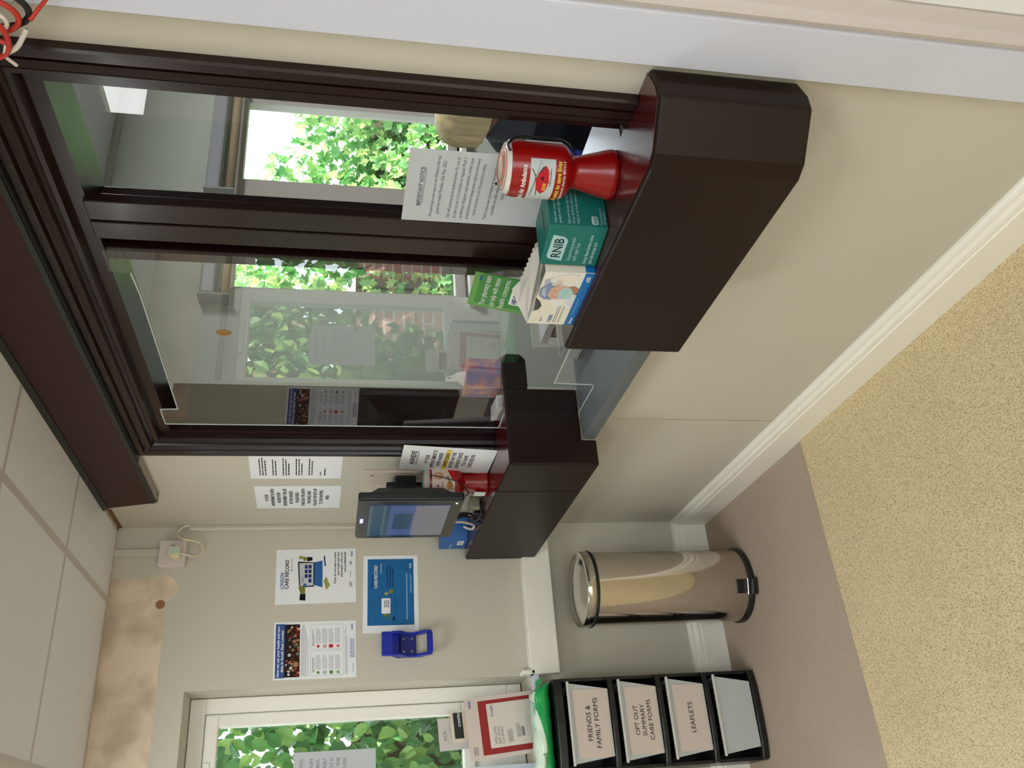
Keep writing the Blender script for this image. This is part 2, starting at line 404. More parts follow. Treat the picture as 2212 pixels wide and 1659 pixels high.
# skirting boards with an ogee top
def skirt(x0, y0, x1, y1, name, n):
    d = Vector((x1-x0, y1-y0, 0)).normalized(); nn = Vector(n)
    prof = [(0, 0), (.022, 0), (.023, .095), (.019, .099), (.019, .104), (.023, .108), (.021, .117), (.014, .124), (.012, .132), (.016, .136), (.012, .142), (.006, .146), (0, .147)]
    a = [Vector((x0, y0, z))+nn*o for o, z in prof]; b = [Vector((x1, y1, z))+nn*o for o, z in prof]
    k = len(prof); m = MB().add(a+b, [tuple(range(k)), tuple(range(2*k-1, k-1, -1))]+[(i, i+k, (i+1) % k+k, (i+1) % k) for i in range(k)])
    return struct(name, m, M_gloss)
skirt(0, -2.37, 0, 0, 'baseboard_right', (-1, 0, 0))
skirt(0, 0, -3.0, 0, 'baseboard_back', (0, -1, 0))
skirt(-3.0, -5.5, -3.0, 0, 'baseboard_left', (1, 0, 0))
# boxed pipe run along the back wall, running into the window board
bx = MB().box(-.602, -.055, .70, -.0, 0, .812); bx.box(-.602, -.055, .795, -.585, .0, .845)
struct('trim_4', bx, M_gloss, bevel=.004)
struct('trim_5', MB().box(-1.75, -.03, .775, -.600, .13, .803), M_white, bevel=.006)
# door casing and frame nearest the camera on the hatch wall
cs = MB().prism([(-2.366, 0), (-2.366, -.018), (-2.370, -.022), (-2.470, -.022), (-2.476, -.016), (-2.476, 0)], 'z', 0, CZ)
cs.v = [(p[1], p[0], p[2]) for p in cs.v]
struct('trim_6', cs, M_white)
cs = MB().prism([(-2.4765, 0), (-2.4765, -.017), (-2.482, -.026), (-2.492, -.030), (-2.500, -.026), (-2.506, -.018), (-2.516, -.015), (-2.528, -.012), (-2.534, -.004), (-2.534, 0)], 'z', 0, CZ)
cs.v = [(p[1], p[0], p[2]) for p in cs.v]
struct('trim_7', cs, M_casing2)
struct('trim_8', MB().box(-.012, -2.63, 0, 0, -2.5345, CZ), mat('door_lining_white', (236, 236, 238), .35), bevel=.003)
d3 = thing('door_1', (-.01, -3.0, 0), None, None); structure(d3)
MB().box(-.030, -3.42, .008, -.0005, -2.632, 2.05).build('door_leaf', M_white, d3, bevel=.002)
MB().lathe([(0, 0), (.022, 0), (.026, .012), (.018, .02), (.012, .03), (0, .03)]).build('door_knob', mat('brass', (180, 150, 90), .3, metal=1), d3)
bpy.data.objects['door_knob'].rotation_euler = (0, -math.pi/2, 0); bpy.data.objects['door_knob'].location = Vector((-.03, -2.70, 1.02))-WOFF[d3.name]
# unseen glazed door added behind the camera to let daylight in
d4 = thing('added_door', (-1.92, -5.55, 0), None, None); structure(d4)
fr = MB()
for a, b, c, d in ((-2.75, 0, -2.66, 2.15), (-1.19, 0, -1.1, 2.15), (-2.66, 2.06, -1.19, 2.15), (-2.66, 0, -1.19, .12), (-1.95, .12, -1.88, 2.06)): fr.box(a, -5.6, b, c, -5.54, d)
fr.build('door_frame', M_upvc, d4); MB().box(-2.66, -5.575, .12, -1.19, -5.57, 2.06).build('glass_pane', M_glass, d4)

# ------------------------------------------------------------------ window 1 in the back wall
def casement(root, x0, x1, z0, z1, y, hole, m=M_upvc, bars=()):
    """outer frame, a transom, mullions and glass; y is the room-side face of the frame"""
    hx0, hx1, hz0, hz1 = hole
    f = MB(); fw = .048
    for a, b, c, d in ((hx0, hz0, hx1, hz0+fw), (hx0, hz1-fw, hx1, hz1), (hx0, hz0+fw, hx0+fw, hz1-fw), (hx1-fw, hz0+fw, hx1, hz1-fw)): f.box(a, y, b, c, y+.06, d)
    f.build('window_frame', m, root, bevel=.004)
w1 = thing('window_1', (-1.17, .17, .82), None, None); structure(w1)
Y1 = .165
def rect_frame(mb, x0, x1, z0, z1, w, y0, y1):
    for a, b, c, d in ((x0, z0, x1, z0+w), (x0, z1-w, x1, z1), (x0, z0+w, x0+w, z1-w), (x1-w, z0+w, x1, z1-w)): mb.box(a, y0, b, c, y1, d)
f = MB(); rect_frame(f, -1.75, -.600, .81, 2.040, .055, Y1, Y1+.06)
f.box(-1.695, Y1+.004, .84, -.655, Y1+.056, 1.00); f.box(-1.205, Y1+.002, .865, -1.15, Y1+.058, 1.985)
f.build('window_frame', M_upvc, w1, bevel=.004)
for k, (a, b) in enumerate(((-1.15, -.655), (-1.695, -1.205))):
    s = MB(); rect_frame(s, a+.004, b-.004, 1.004, 1.981, .045, Y1-.012, Y1+.03); s.build('sash', M_upvc, w1, bevel=.005)
g = MB(); g.box(-1.69, .198, .80, -.66, .2, 1.98); g.build('glass_pane', M_glass, w1)
MB().box(-.98, Y1-.022, 1.955, -.82, Y1-.012, 1.975).build('trickle_vent', M_upvc, w1, bevel=.002)
# reception window with its frame
w2 = thing('window_2', (2.0, .1, .95), None, None); structure(w2)
f = MB(); rect_frame(f, 1.10, 2.95, .95, 2.06, .05, .06, .12); f.box(1.47, .062, .99, 1.78, .118, 2.04); f.box(2.285, .062, .99, 2.33, .118, 2.04)
f.build('window_frame', mat('reception_frame', (196, 188, 180), .4), w2, bevel=.004)
MB().box(1.13, .098, .98, 2.92, .10, 2.03).build('glass_pane', M_glass, w2)
struct('trim_9', MB().box(1.05, -.06, .925, 3.0, .06, .95), M_upvc)

# ------------------------------------------------------------------ the service hatch: dark wooden frame
hf = thing('hatch_frame', (-.005, -1.5, 1.035), 'dark brown varnished wooden frame around the reception hatch, with a middle post', 'frame')
PROF = [(0, .0), (0, -.016), (.004, -.020), (.020, -.020), (.024, -.010), (.029, -.007), (.031, -.014), (.046, -.016), (.050, -.006), (.057, .000), (.060, -.004), (.070, -.004), (.074, .008), (.076, .020), (.105, .020), (.105, .055), (.0, .055)]
# o: distance inward from the outer edge, x: depth
def frame_side(path, close=False):
    mb = MB(); k = len(PROF); v = []
    for pt, inward in path:
        v += [(x, pt[0]+inward[0]*o, pt[1]+inward[1]*o) for o, x in PROF]
    fs = []
    for i in range(len(path)-1):
        fs += [(i*k+j, i*k+(j+1) % k, (i+1)*k+(j+1) % k, (i+1)*k+j) for j in range(k)]
    fs += [tuple(range(k)), tuple(range((len(path))*k-1, (len(path)-1)*k-1, -1))]
    return mb.add(v, fs)
y0, y1, zt, zb = -2.286, -.722, 2.135, 1.036
frame_side([((y0, zb), (1, 0)), ((y0, zt), (1, -1))]).build('jamb', M_wood, hf)
frame_side([((y1, zb), (-1, 0)), ((y1, zt), (-1, -1))]).build('jamb', M_wood, hf)
frame_side([((y0, zt), (1, -1)), ((y1, zt), (-1, -1))]).build('head', M_wood, hf)
ln = MB(); ln.box(.055, -2.215, 1.036, .15, -2.178, 2.06); ln.box(.055, -2.178, 2.035, .15, -.80, 2.06); ln.box(.055, -.835, 1.036, .175, -.79, 2.035)
ln.build('lining', M_wood, hf)
mp = MB(); mp.box(.012, -1.888, 1.036, .034, -1.830, 2.035); mp.box(.010, -1.826, 1.036, .034, -1.772, 2.035); mp.box(.016, -1.831, 1.036, .034, -1.825, 2.035); mp.box(.034, -1.80, 1.036, .125, -1.772, 2.035)
mp.box(.06, -1.772, 1.036, .09, -1.722, 2.035); mp.box(.026, -1.722, 1.036, .075, -1.681, 2.035)
mp.build('middle_post', M_wood, hf, bevel=.002)
MB().quad((.130, -2.178, 1.036), (.130, -1.775, 1.036), (.130, -1.775, 2.034), (.130, -2.178, 2.034)).build('glass_pane', glass_mat('sash_glass', .9), hf)
MB().box(-.004, -.7215, 1.036, -.0005, -.7075, 2.135).build('sealant_strip', M_gloss, hf)
# slanted maroon board between the hatch and the ceiling
fb = thing('fascia_board', (0, -1.4, 2.14), 'long maroon board with black edging above the hatch, under the ceiling', 'board')
def slant(pts): return pts
yn = -3.3
def fas(z0, z1, ya0, ya1, proud):
    def xx(z): return -.016-(2.335-z)/.2*.02
    A = [(xx(z1)-proud, yn, z1), (xx(z1)-proud, ya1, z1), (xx(z0)-proud, ya0, z0), (xx(z0)-proud, yn, z0)]
    B = [(-.0005, p[1], p[2]) for p in A]
    return MB().add(A+B, [(0, 1, 2, 3), (7, 6, 5, 4), (0, 4, 5, 1), (1, 5, 6, 2), (2, 6, 7, 3), (3, 7, 4, 0)])
fas(2.150, 2.312, -.352, -.262, .0).build('panel', M_fascia, fb)
fas(2.136, 2.150, -.372, -.352, .004).build('edging', M_black, fb, bevel=.002)
fas(2.312, 2.3345, -.262, -.235, .003).build('edging', M_black, fb)
e = MB().add([(-.020, -.352, 2.150), (-.015, -.262, 2.312), (-.012, -.236, 2.3345), (-.034, -.372, 2.136), (-.04, -.370, 2.14), (-.024, -.238, 2.3345)], [(0, 3, 4), (0, 4, 5, 2)])
MB().box(-.034, -.372, 2.1335, -.001, -.36, 2.1365).build('end_cap', M_black, fb)
MB().box(-.032, -.70, 2.1335, -.0005, -.37, 2.1362).build('underside_strip', mat('lit_underside', (150, 140, 134), .6), fb)  # end of the underside coloured pale where it catches light
MB().box(-.032, yn, 2.1337, -.0005, -.7005, 2.1362).build('underside_strip', M_black, fb)  # rest of the underside coloured black as shade
struct('trim_10', MB().box(-.0012, -.205, 2.316, -.0002, -.002, 2.331), mat('brown_stain_strip', (120, 88, 50), .8))

# ------------------------------------------------------------------ counters
cb = thing('counter', (-.08, -1.95, .755), 'deep dark brown boxed counter shelf nearer the camera, with a chamfered end', 'counter')
near = [(0, -2.345), (-.050, -2.362), (-.080, -2.362), (-.150, -2.300), (-.162, -2.272), (-.162, -1.675), (-.150, -1.660), (.10, -1.660), (.10, -2.25), (0, -2.25)]
MB().prism(near, 'z', .757, 1.0335).build('body', M_box, cb, bevel=.006, bseg=3)
top = [(0.0, -2.335), (-.050, -2.352), (-.077, -2.352), (-.142, -2.295), (-.152, -2.270), (-.152, -1.680), (-.145, -1.670), (.155, -1.670), (.155, -2.18), (0, -2.18)]
MB().prism(top, 'z', 1.0330, 1.035).build('top', M_woodt, cb)
cb = thing('counter', (-.08, -.55, .755), 'dark brown boxed counter shelf running to the back wall, carrying the black check-in screen', 'counter')
b = MB(); b.prism([(-.158, .757), (-.074, .757), (-.074, .803), (.100, .803), (.100, 1.0335), (-.158, 1.0335)], 'y', -.99, -.77); b.box(-.158, -.7699, .757, .0, -.035, 1.0335)
b.build('body', M_box, cb, bevel=.006, bseg=3)
MB().prism([(-.149, -.982), (.0, -.982), (.10, -.982), (.18, -.985), (.222, -.970), (.222, -.80), (.0, -.80), (0, -.038), (-.149, -.038)], 'z', 1.0330, 1.035).build('top', M_woodt, cb)
MB().box(.098, -.992, .803, .104, -.80, .96).build('edge_strip', M_wpl, cb)
MB().prism([(.101, .957), (.205, .957), (.225, .975), (.225, 1.020), (.212, 1.0325), (.101, 1.0325)], 'y', -.988, -.805).build('bracket', M_box, cb, bevel=.003)
ld = MB().prism([(-.073, .790), (-.070, .800), (.60, .800), (.60, .757), (-.066, .757), (-.073, .763)], 'y', -1.659, -.991)
tag(ld.build('worktop', M_led, auto=40), 'grey laminate worktop with a rounded lip in the gap between the counters', 'worktop')
# acrylic screen in the far half of the hatch
ps = thing('acrylic_screen', (.02, -1.3, .80), 'large clear acrylic screen with notched corners filling the far hatch opening', 'screen')
XS = .018
TAPES = [(-1.53, -1.41, 1.607, 1.622), (-1.50, -1.43, 1.49, 1.503)]
out = [(-.874, 1.037), (-.968, 1.037), (-.968, .803), (-1.166, .803), (-1.174, .810), (-1.180, .926), (-1.40, .928), (-1.70, .93), (-1.70, 1.037), (-1.722, 1.04), (-1.722, 2.036), (-1.645, 2.036), (-1.640, 1.993), (-1.560, 1.988), (-1.06, 1.988), (-.974, 1.988), (-.970, 2.036), (-.874, 2.036)]
out = out[:6]+[(-1.655, .930), (-1.655, 1.037), (-1.722, 1.037)]+out[10:]
n = len(out); vs = [(XS, p[0], p[1]) for p in out]
o = MB().add(vs, [tuple(range(n))]).build('sheet', M_pers, ps)
w = MB()
for i in range(n):
    a, b = out[i], out[(i+1) % n]
    if i in (5, 6, 7, 8, 9, 10): continue
    w.tube([(XS, *a), (XS, *b)], .0017, 6)
w.tube([(XS, -1.180, .926), (XS, -1.655, .930)], .0017, 6)
w.build('polished_edge', M_edgegl, ps)

gm = MB().lathe([(0, 0), (.010, .0004), (.013, .0012), (.0145, .0006), (.015, 0)], (0, 0, 0), 20, 1.25, 1); gm.v = [(XS-.0006-q[2], -1.4035+q[1], 1.8205+q[0]) for q in gm.v]
gm.build('glue_mark', mat('amber_glue', (150, 108, 48), .35), ps, smooth=True)
tp = glass_mat('sticky_tape', 1.0, (.82, .86, .84), .25)
for (ya_, yb_, za_, zb_) in TAPES: MB().quad((XS-.0008, ya_, za_), (XS-.0008, yb_, za_+.002), (XS-.0008, yb_, zb_+.002), (XS-.0008, ya_, zb_)).build('tape', tp, ps)

# ------------------------------------------------------------------ reception room beyond the hatch
dk = thing('desk', (.9, -1.4, 0), 'pale reception desk behind the hatch, strewn with papers', 'desk')
MB().prism([(.62, -2.6), (1.9, -2.6), (1.9, -1.42), (.90, -1.42), (.90, -.40), (.62, -.40)], 'z', .71, .74).build('desk_top', mat('pale_desk', (205, 208, 216), .35, .5), dk, bevel=.004)
for q in ((.64, -2.56), (1.82, -2.56), (1.82, -1.48), (.64, -.46)): MB().box(q[0], q[1], .0005, q[0]+.04, q[1]+.04, .71).build('leg', M_bpl, dk)
# blinds
def blind(x0, x1, z, name, lab, strip):
    t = thing(name, ((x0+x1)/2, -.03, z), lab, 'blind', 'roller blinds in the reception')
    MB().box(x0, -.075, z-.035, x1, -.0005, z+.03).build('cassette', mat('blind_grey', (168, 170, 174), .4), t, bevel=.012)
    c = MB().lathe([(0, 0), (.018, 0), (.018, x1-x0-.02), (0, x1-x0-.02)], seg=20); c.v = [(x0+.01+p[2], -.045+p[0], z-.075+p[1]) for p in c.v]
    c.build('fabric_roll', mat(strip, {'tan_roll': (176, 154, 128), 'cream_roll': (226, 206, 168)}[strip], .8), t, smooth=True)
    MB().box(x0-.01, -.08, z-.1, x0, -.001, z+.035).build('end_bracket', mat('blind_bracket', (176, 176, 178), .4), t, bevel=.004)
blind(1.60, 2.60, 2.125, 'roller_blind', 'grey cassette roller blind at the head of the right reception window', 'tan_roll')
blind(1.02, 1.46, 2.10, 'roller_blind', 'roller blind with a cream roll above the narrow reception window', 'cream_roll')
# ------------------------------------------------------------------ papers on the back wall
s, ink = sheet('poster', (-.3050, -.0008, 1.7505), (-.0909, -.0008, 1.7545), (-.3030, -.0008, 1.4565), 210, 297, M_paper,
               'white printed poster of a hand on a laptop, beside the wall socket cable', 'poster')
ink.text('LONDON', 58, 30, 19, M_blueink, w=62, bold=True).text('CARE RECORD', 58, 47, 19, M_ink, w=112, bold=True)
ink.text('OneLondon', 138, 60, 8, M_gink, name='logo').ell('logo', M_blueink, 130, 58, 3, 3)
ink.poly('picture', M_ink, [(62, 86), (160, 80), (162, 84), (158, 142), (80, 142), (64, 140)]).poly('picture', M_paperg, [(67, 90), (156, 85), (155, 138), (82, 138), (68, 137)], 2)
for i in range(4):
    for j in range(2):
        if i == 0 and j == 0: continue
        ink.rect('picture', M_navy, 80+i*18, 106+j*14, 94+i*18, 117+j*14, 3)
ink.greek(80, 96, 34, 2, 4, 1.4, M_ink, 3, 'picture', 3)
ink.poly('picture', M_blueink, [(70, 142), (158, 142), (164, 172), (60, 172)], 2)
olive = mat('olive_ink', (128, 128, 58), .8, .1); grn = mat('pale_green_ink', (158, 160, 92), .8, .1)
ink.poly('picture', M_ink, [(14, 88), (38, 90), (38, 110), (12, 110)], 2).poly('picture', olive, [(38, 92), (60, 84), (72, 88), (66, 96), (76, 104), (62, 108), (40, 108)], 3).poly('picture', M_blueink, [(66, 102), (78, 104), (74, 114), (62, 110)], 4)
ink.ell('picture', grn, 178, 92, 7, 9, 2).ell('picture', olive, 172, 106, 8, 7, 3).poly('picture', M_ink, [(162, 114), (180, 114), (178, 134), (165, 134)], 2)
ink.poly('picture', grn, [(50, 186), (86, 176), (102, 186), (66, 200)], 2).line('picture', M_navy, (142, 182), (182, 178), 5, 2)
for i, t in enumerate(('If you do not want to share', 'your health and care', 'information with your', 'care professionals')): ink.text(t, 196, 222+i*12.5, 11, M_ink, align='R', bold=True, maxw=138)
ink.text('NHS', 178, 286, 11, M_nhs, bold=True, name='logo'); ink.greek(60, 272, 22, 3, 4, 2.4, M_gink, 6); ink.greek(96, 275, 34, 1, 4, 3, M_lgink, 7); ink.ell('logo', M_lgink, 152, 278, 8, 5); ink.done()
s, ink = sheet('poster', (-.5745, -.0008, 1.7440), (-.3710, -.0008, 1.7490), (-.5760, -.0008, 1.4520), 205, 294, M_paper,
               'white information poster with a blue heading and a crowd photograph, next to the window', 'poster')
ink.rect('heading', mat('heading_blue', (62, 88, 152), .8, .1), 6, 6, 198, 38).text('How we use your health and care', 10, 20, 12.5, M_wink, w=180, bold=True, lift=3).text('data in South East London', 26, 34, 12.5, M_wink, w=150, bold=True, lift=3)
ink.rect('picture', mat('dark_crowd', (44, 36, 32), .8, .1), 8, 38, 196, 92)
rnd = random.Random(4); cols = [mat('crowd_%s' % n, c, .8, .1) for n, c in (('red', (150, 52, 42)), ('white', (206, 200, 192)), ('tan', (170, 124, 92)), ('brown', (96, 56, 40)), ('grey', (120, 118, 112)), ('black', (24, 22, 22)), ('plum', (84, 40, 52)))]
for i in range(90):
    u, v = rnd.uniform(12, 192), rnd.uniform(42, 88); ink.ell('picture', rnd.choice(cols), u, v, min(rnd.uniform(2, 7), u-8, 196-u), min(rnd.uniform(2, 6), v-38, 92-v), 2+i*.02, 9, rnd.uniform(0, 3))
ink.ell('picture', cols[3], 52, 78, 13, 13, 5).ell('picture', cols[2], 52, 78, 9, 10, 6)
ink.greek(10, 97, 186, 6, 3.6, 1.7, M_lgink, 8); ink.greek(10, 121, 170, 1, 3, 1.7, M_lgink, 9)
for a, b, c, sd in ((10, 98, M_greenink, 1), (103, 194, M_redink, 2)):
    for rr in ((a, 130, b, 249),): ink.rrect('outline', M_lgink, *rr, 9, 1).rrect('outline', M_paper, rr[0]+1, rr[1]+1, rr[2]-1, rr[3]-1, 8, 2)
    ink.greek(a+12, 137, 60, 2, 4.4, 2, M_gink, sd, lift=3)
    for k in range(4):
        v = 158+k*23
        if k == 0: ink.poly('icon', c, [(a+6, v-4), (a+13, v-6), (a+17, v), (a+13, v+5), (a+7, v+4)], 3)
        elif k == 1: ink.ell('icon', c, a+11, v, 6.5, 6.5, 3).ell('icon', M_paper, a+11, v, 4.5, 4.5, 4).line('icon', c, (a+11, v-4), (a+11, v+4), 2, 5)
        elif k == 2: ink.ell('icon', c, a+11, v, 7, 7, 3) if sd == 1 else ink.rect('icon', c, a+5, v-8, a+17, v+7, 3)
        else: ink.poly('icon', c, [(a+4, v+6), (a+11, v-7), (a+18, v+6)], 3).poly('icon', M_paper, [(a+9, v+3), (a+11, v-2), (a+13, v+3)], 4)
        ink.greek(a+22, v-8, b-a-34, 5, 3.6, 1.6, M_lgink, 20+k+sd*7, lift=3)
ink.greek(12, 254, 180, 3, 3.6, 1.6, M_lgink, 31); ink.text('NHS', 172, 284, 11, M_nhs, bold=True, name='logo'); ink.greek(70, 272, 76, 4, 4.5, 2.4, mat('pale_navy', (132, 138, 178), .8, .1), 33); ink.text('OneLondon', 18, 284, 7, M_gink, name='logo'); ink.done()
s, ink = sheet('poster', (-.4215, -.0008, 1.4290), (-.1250, -.0008, 1.4275), (-.4225, -.0008, 1.2185), 297, 210, M_paper,
               'blue landscape poster with a white border and a house picture', 'poster')
ink.rect('picture', mat('poster_blue', (42, 106, 164), .8, .1, noise=.12, nscale=18), 28, 17, 283, 193)
ink.text('LONDON', 168, 40, 13, M_navy, w=52, bold=True).text('CARE RECORD', 168, 54, 17, M_wink, w=90, bold=True).text('OneLondon', 226, 70, 8, M_wink, name='logo')
dkb = mat('dark_blue_ink', (24, 44, 92), .8, .1)
for i, t in enumerate(('All your health and care', 'information in one place,', 'when it is needed')): ink.text(t, 172, 94+i*11, 10, dkb, maxw=88, bold=True)
ink.rrect('picture', M_paper, 72, 70, 130, 104, 2, 2)
for i in range(4):
    for j in range(3): ink.rect('picture', M_gink if (i+j) % 2 else M_ink, 96+i*7, 80+j*7, 101+i*7, 84+j*7, 3)
ink.line('picture', dkb, (70, 104), (158, 104), 1.4, 2).line('picture', dkb, (70, 122), (158, 122), 1, 2).poly('picture', dkb, [(44, 112), (60, 112), (60, 120), (44, 120)], 2).ell('picture', olive, 66, 84, 6, 8, 3).poly('picture', mat('teal_ink', (58, 110, 132), .8, .1), [(44, 80), (66, 94), (70, 112), (48, 108)], 2)
ink.ell('picture', grn, 148, 88, 6, 8, 3).ell('picture', olive, 156, 106, 9, 8, 3)
ink.rect('small_print', mat('pale_blue_ink', (140, 176, 208), .8, .1), 48, 164, 228, 168, 2); ink.text('NHS', 246, 184, 10, M_wink, bold=True, name='logo'); ink.greek(150, 178, 80, 2, 4.4, 2.4, mat('pale_blue_ink', (140, 176, 208)), 12, lift=2); ink.done()
# notices on the hatch wall
s, ink = sheet('notice', (-.0006, -.4915, 1.8200), (-.0006, -.7015, 1.8140), (-.0006, -.4930, 1.5230), 210, 297, M_paper,
               'white typed letter taped to the wall right beside the hatch frame', 'notice')
v = 30
for n in (3, 2, 3, 3, 2): 
    ink.greek(30, v, 150, n, 9, 3.6, M_ink, v, 'typed_text'); v += 9*n+15
ink.greek(30, v+4, 40, 1, 9, 3.6, M_ink, 99, 'typed_text'); ink.greek(30, v+18, 82, 1, 9, 4.2, M_ink, 98, 'typed_text'); ink.done()
s, ink = sheet('notice', (-.0006, -.2030, 1.8185), (-.0006, -.4230, 1.8150), (-.0006, -.2050, 1.5240), 220, 295, M_paper,
               'white notice in bold capitals on the wall left of the typed letter', 'notice')
for i, t in enumerate(('IF YOUR', 'APPOINTMENT IS WITH', 'NURSE POUR', 'APPOINTMENT WILL BE', 'IN THE ANNEXE', 'PLEASE HEAD', 'THROUGH THE GAP IN', 'THE FENCE AND', 'FOLLOW THE PATH UP', 'TO THE WAITING', 'AREA.')):
    ink.text(t, 110, 44+i*21, 17, M_ink, align='C', bold=True, maxw=168)
ink.done()
s, ink = sheet('notice', (-.0230, -.6340, 1.3360), (-.0235, -.8280, 1.3330), (-.0420, -.6380, 1.0362), 194, 298, M_paper,
               'white annexe notice standing on the counter, leaning against the hatch frame', 'notice')
ink.text('ANNEXE', 100, 46, 24, M_ink, align='C', w=110, bold=True).line('lettering', M_ink, (45, 52), (155, 52), 2)
ink.rect('highlight', M_yelink, 18, 140, 176, 154, 1)
for i, t in enumerate(('IF YOUR', 'APPOINTMENT IS', 'WITH NURSE', 'DAVIS PLEASE', 'ENTER VIA THE', 'ANNEXE ONCE', 'YOU HAVE', 'CHECKED IN')): ink.text(t, 97, 90+i*20.5, 18, M_ink, align='C', bold=True, maxw=160)
ink.done()
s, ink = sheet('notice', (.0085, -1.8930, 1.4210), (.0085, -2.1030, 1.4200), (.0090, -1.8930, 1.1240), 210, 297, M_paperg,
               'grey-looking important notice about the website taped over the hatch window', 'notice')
ink.text('IMPORTANT NOTICE', 105, 34, 12, M_gink, align='C', bold=True).line('lettering', M_gink, (52, 36.5), (158, 36.5), 1)
v = 60
for para in (('We now have a new easy to use Website that has', 'gone live today Monday 15th May 2023.'),
             ('This will continue to be updated further for you to', 'be able to use in E-consults to request Med 3', 'certificates, Register new patients, order your', 'prescriptions and change your address and many', 'more services in to the practice online.'),
             ('There is also new information of services that are', 'available via self-referrals and general', 'information.')):
    for t in para: ink.text(t, 105, v, 9.8, M_gink, align='C', maxw=180); v += 13
    v += 11
ink.done()
# notice on the glass of window 1
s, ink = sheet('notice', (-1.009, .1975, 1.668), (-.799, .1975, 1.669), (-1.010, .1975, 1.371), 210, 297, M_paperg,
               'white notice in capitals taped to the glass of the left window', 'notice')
for i, t in enumerate(('IF YOU ARE BOOKING', 'IN AT RECEPTION', 'FIRST,', 'PLEASE CHECK YOURSELF', 'IN, WHICH IS', 'ON THE', 'LEFT OF THE ROOM.')): ink.text(t, 186, 34+(i+(i > 0)*.5)*24, 17, M_gink, align='R', maxw=165)
ink.done()

# ------------------------------------------------------------------ wall fittings
bh = thing('bottle_bracket', (-.472, -.001, 1.18), 'bright blue plastic bottle bracket screwed to the wall under the blue poster', 'bracket')
M_blue = mat('royal_blue_plastic', (18, 40, 168), .35, .5)
b = MB(); b.box(-.512, -.012, 1.232, -.431, -.001, 1.292)
b.build('back_plate', mat('deep_blue_plastic', (12, 24, 120), .4), bh, bevel=.003)
b = MB()
b.prism([(-.001, 1.292), (-.001, 1.305), (-.045, 1.330), (-.050, 1.362), (-.058, 1.362), (-.056, 1.322), (-.030, 1.296)], 'x', -.516, -.428) 
b.v = [(p[0], p[1], p[2]) for p in b.v]; b.build('top_hood', M_blue, bh, bevel=.004)
b = MB(); b.prism([(-.001, 1.30), (-.03, 1.31), (-.058, 1.325), (-.058, 1.29), (-.024, 1.262), (-.02, 1.24), (-.058, 1.205), (-.060, 1.180), (-.050, 1.176), (-.001, 1.215)], 'x', -.516, -.508); b.prism([(-.001, 1.30), (-.03, 1.31), (-.058, 1.325), (-.058, 1.29), (-.024, 1.262), (-.02, 1.24), (-.058, 1.205), (-.060, 1.180), (-.050, 1.176), (-.001, 1.215)], 'x', -.435, -.427)
b.build('side_cheek', M_blue, bh, bevel=.002); MB().box(-.51, -.060, 1.174, -.433, -.048, 1.196).build('bottom_loop', M_blue, bh, bevel=.004)
lp = MB().box(-.508, -.030, 1.296, -.435, -.024, 1.314).build('name_plate', M_blue, bh, bevel=.002)
ink = Ink(plane_surf((-.506, -.0305, 1.314), (-.437, -.0305, 1.314), (-.506, -.0305, 1.296)), lp); ink.rrect('badge', M_wink, 6, 1.5, 62, 16.5, 5).text('ECOLAB', 34, 13.2, 12, M_navy, align='C', bold=True, w=46); ink.done()
b = MB()
for x in (-.495, -.449):
    for z in (1.248, 1.278): b.box(x-.004, -.0135, z-.004, x+.004, -.0115, z+.004)
b.build('screw', mat('steel_screw', (150, 150, 150), .3, metal=1), bh)
# socket, adapter, cable and trunking
so = thing('wall_socket', (-.114, -.02, 2.08), 'white surface mounted wall socket high in the corner', 'socket')
MB().box(-.1610, -.036, 2.078, -.0675, -.001, 2.168).build('pattress', M_wpl, so, bevel=.004)
MB().box(-.1630, -.044, 2.076, -.0655, -.036, 2.170).build('face_plate', mat('socket_face', (216, 204, 202), .35), so, bevel=.002)
MB().box(-.091, -.046, 2.117, -.085, -.044, 2.128).build('rocker_switch', M_bpl, so)
ad = thing('plug', (-.115, -.07, 2.095), 'pale plug pushed into the wall socket', 'plug')
MB().prism([(-.138, 2.091), (-.100, 2.091), (-.096, 2.097), (-.096, 2.128), (-.102, 2.134), (-.130, 2.134), (-.143, 2.118)], 'y', -.078, -.044).build('body', mat('yellowed_plastic', (222, 214, 178), .4), ad, bevel=.004)
MB().box(-.127, -.0795, 2.094, -.100, -.078, 2.125).build('sticker', mat('greenish_sticker', (190, 206, 190), .5), ad)
cp = curve_pts([(-.1205, -.062, 2.091), (-.126, -.060, 2.070), (-.128, -.040, 2.045), (-.112, -.026, 2.024), (-.090, -.024, 2.020), (-.072, -.024, 2.030), (-.065, -.03, 2.05), (-.066, -.05, 2.075), (-.060, -.05, 2.098), (-.040, -.034, 2.114), (-.018, -.026, 2.108), (-.004, -.026, 2.090), (-.003, -.02, 2.074)], 8)
tag(MB().tube(cp, .0042, 8).build('cable', mat('cream_cable', (222, 212, 190), .5), smooth=True), 'cream cable looping from the socket plug to the wall trunking', 'cable')
tr = thing('cable_trunking', (-.010, -.01, 1.5), 'long cream plastic trunking running down the corner to the black screen', 'trunking')
MB().box(-.019, -.022, 1.05, -.0005, -.001, 2.076).build('channel', mat('cream_trunking', (206, 200, 182), .4), tr, bevel=.002)
MB().box(-.0175, -.0245, 1.05, -.010, -.022, 2.076).build('cover', mat('cream_trunking2', (214, 208, 190), .4), tr, bevel=.001)
tr = thing('cable_trunking', (-.102, -.01, 2.2), 'short painted trunking from the wall socket up to the ceiling', 'trunking')
MB().box(-.115, -.016, 2.168, -.088, -.001, 2.331).build('channel', M_wall, tr, bevel=.002)

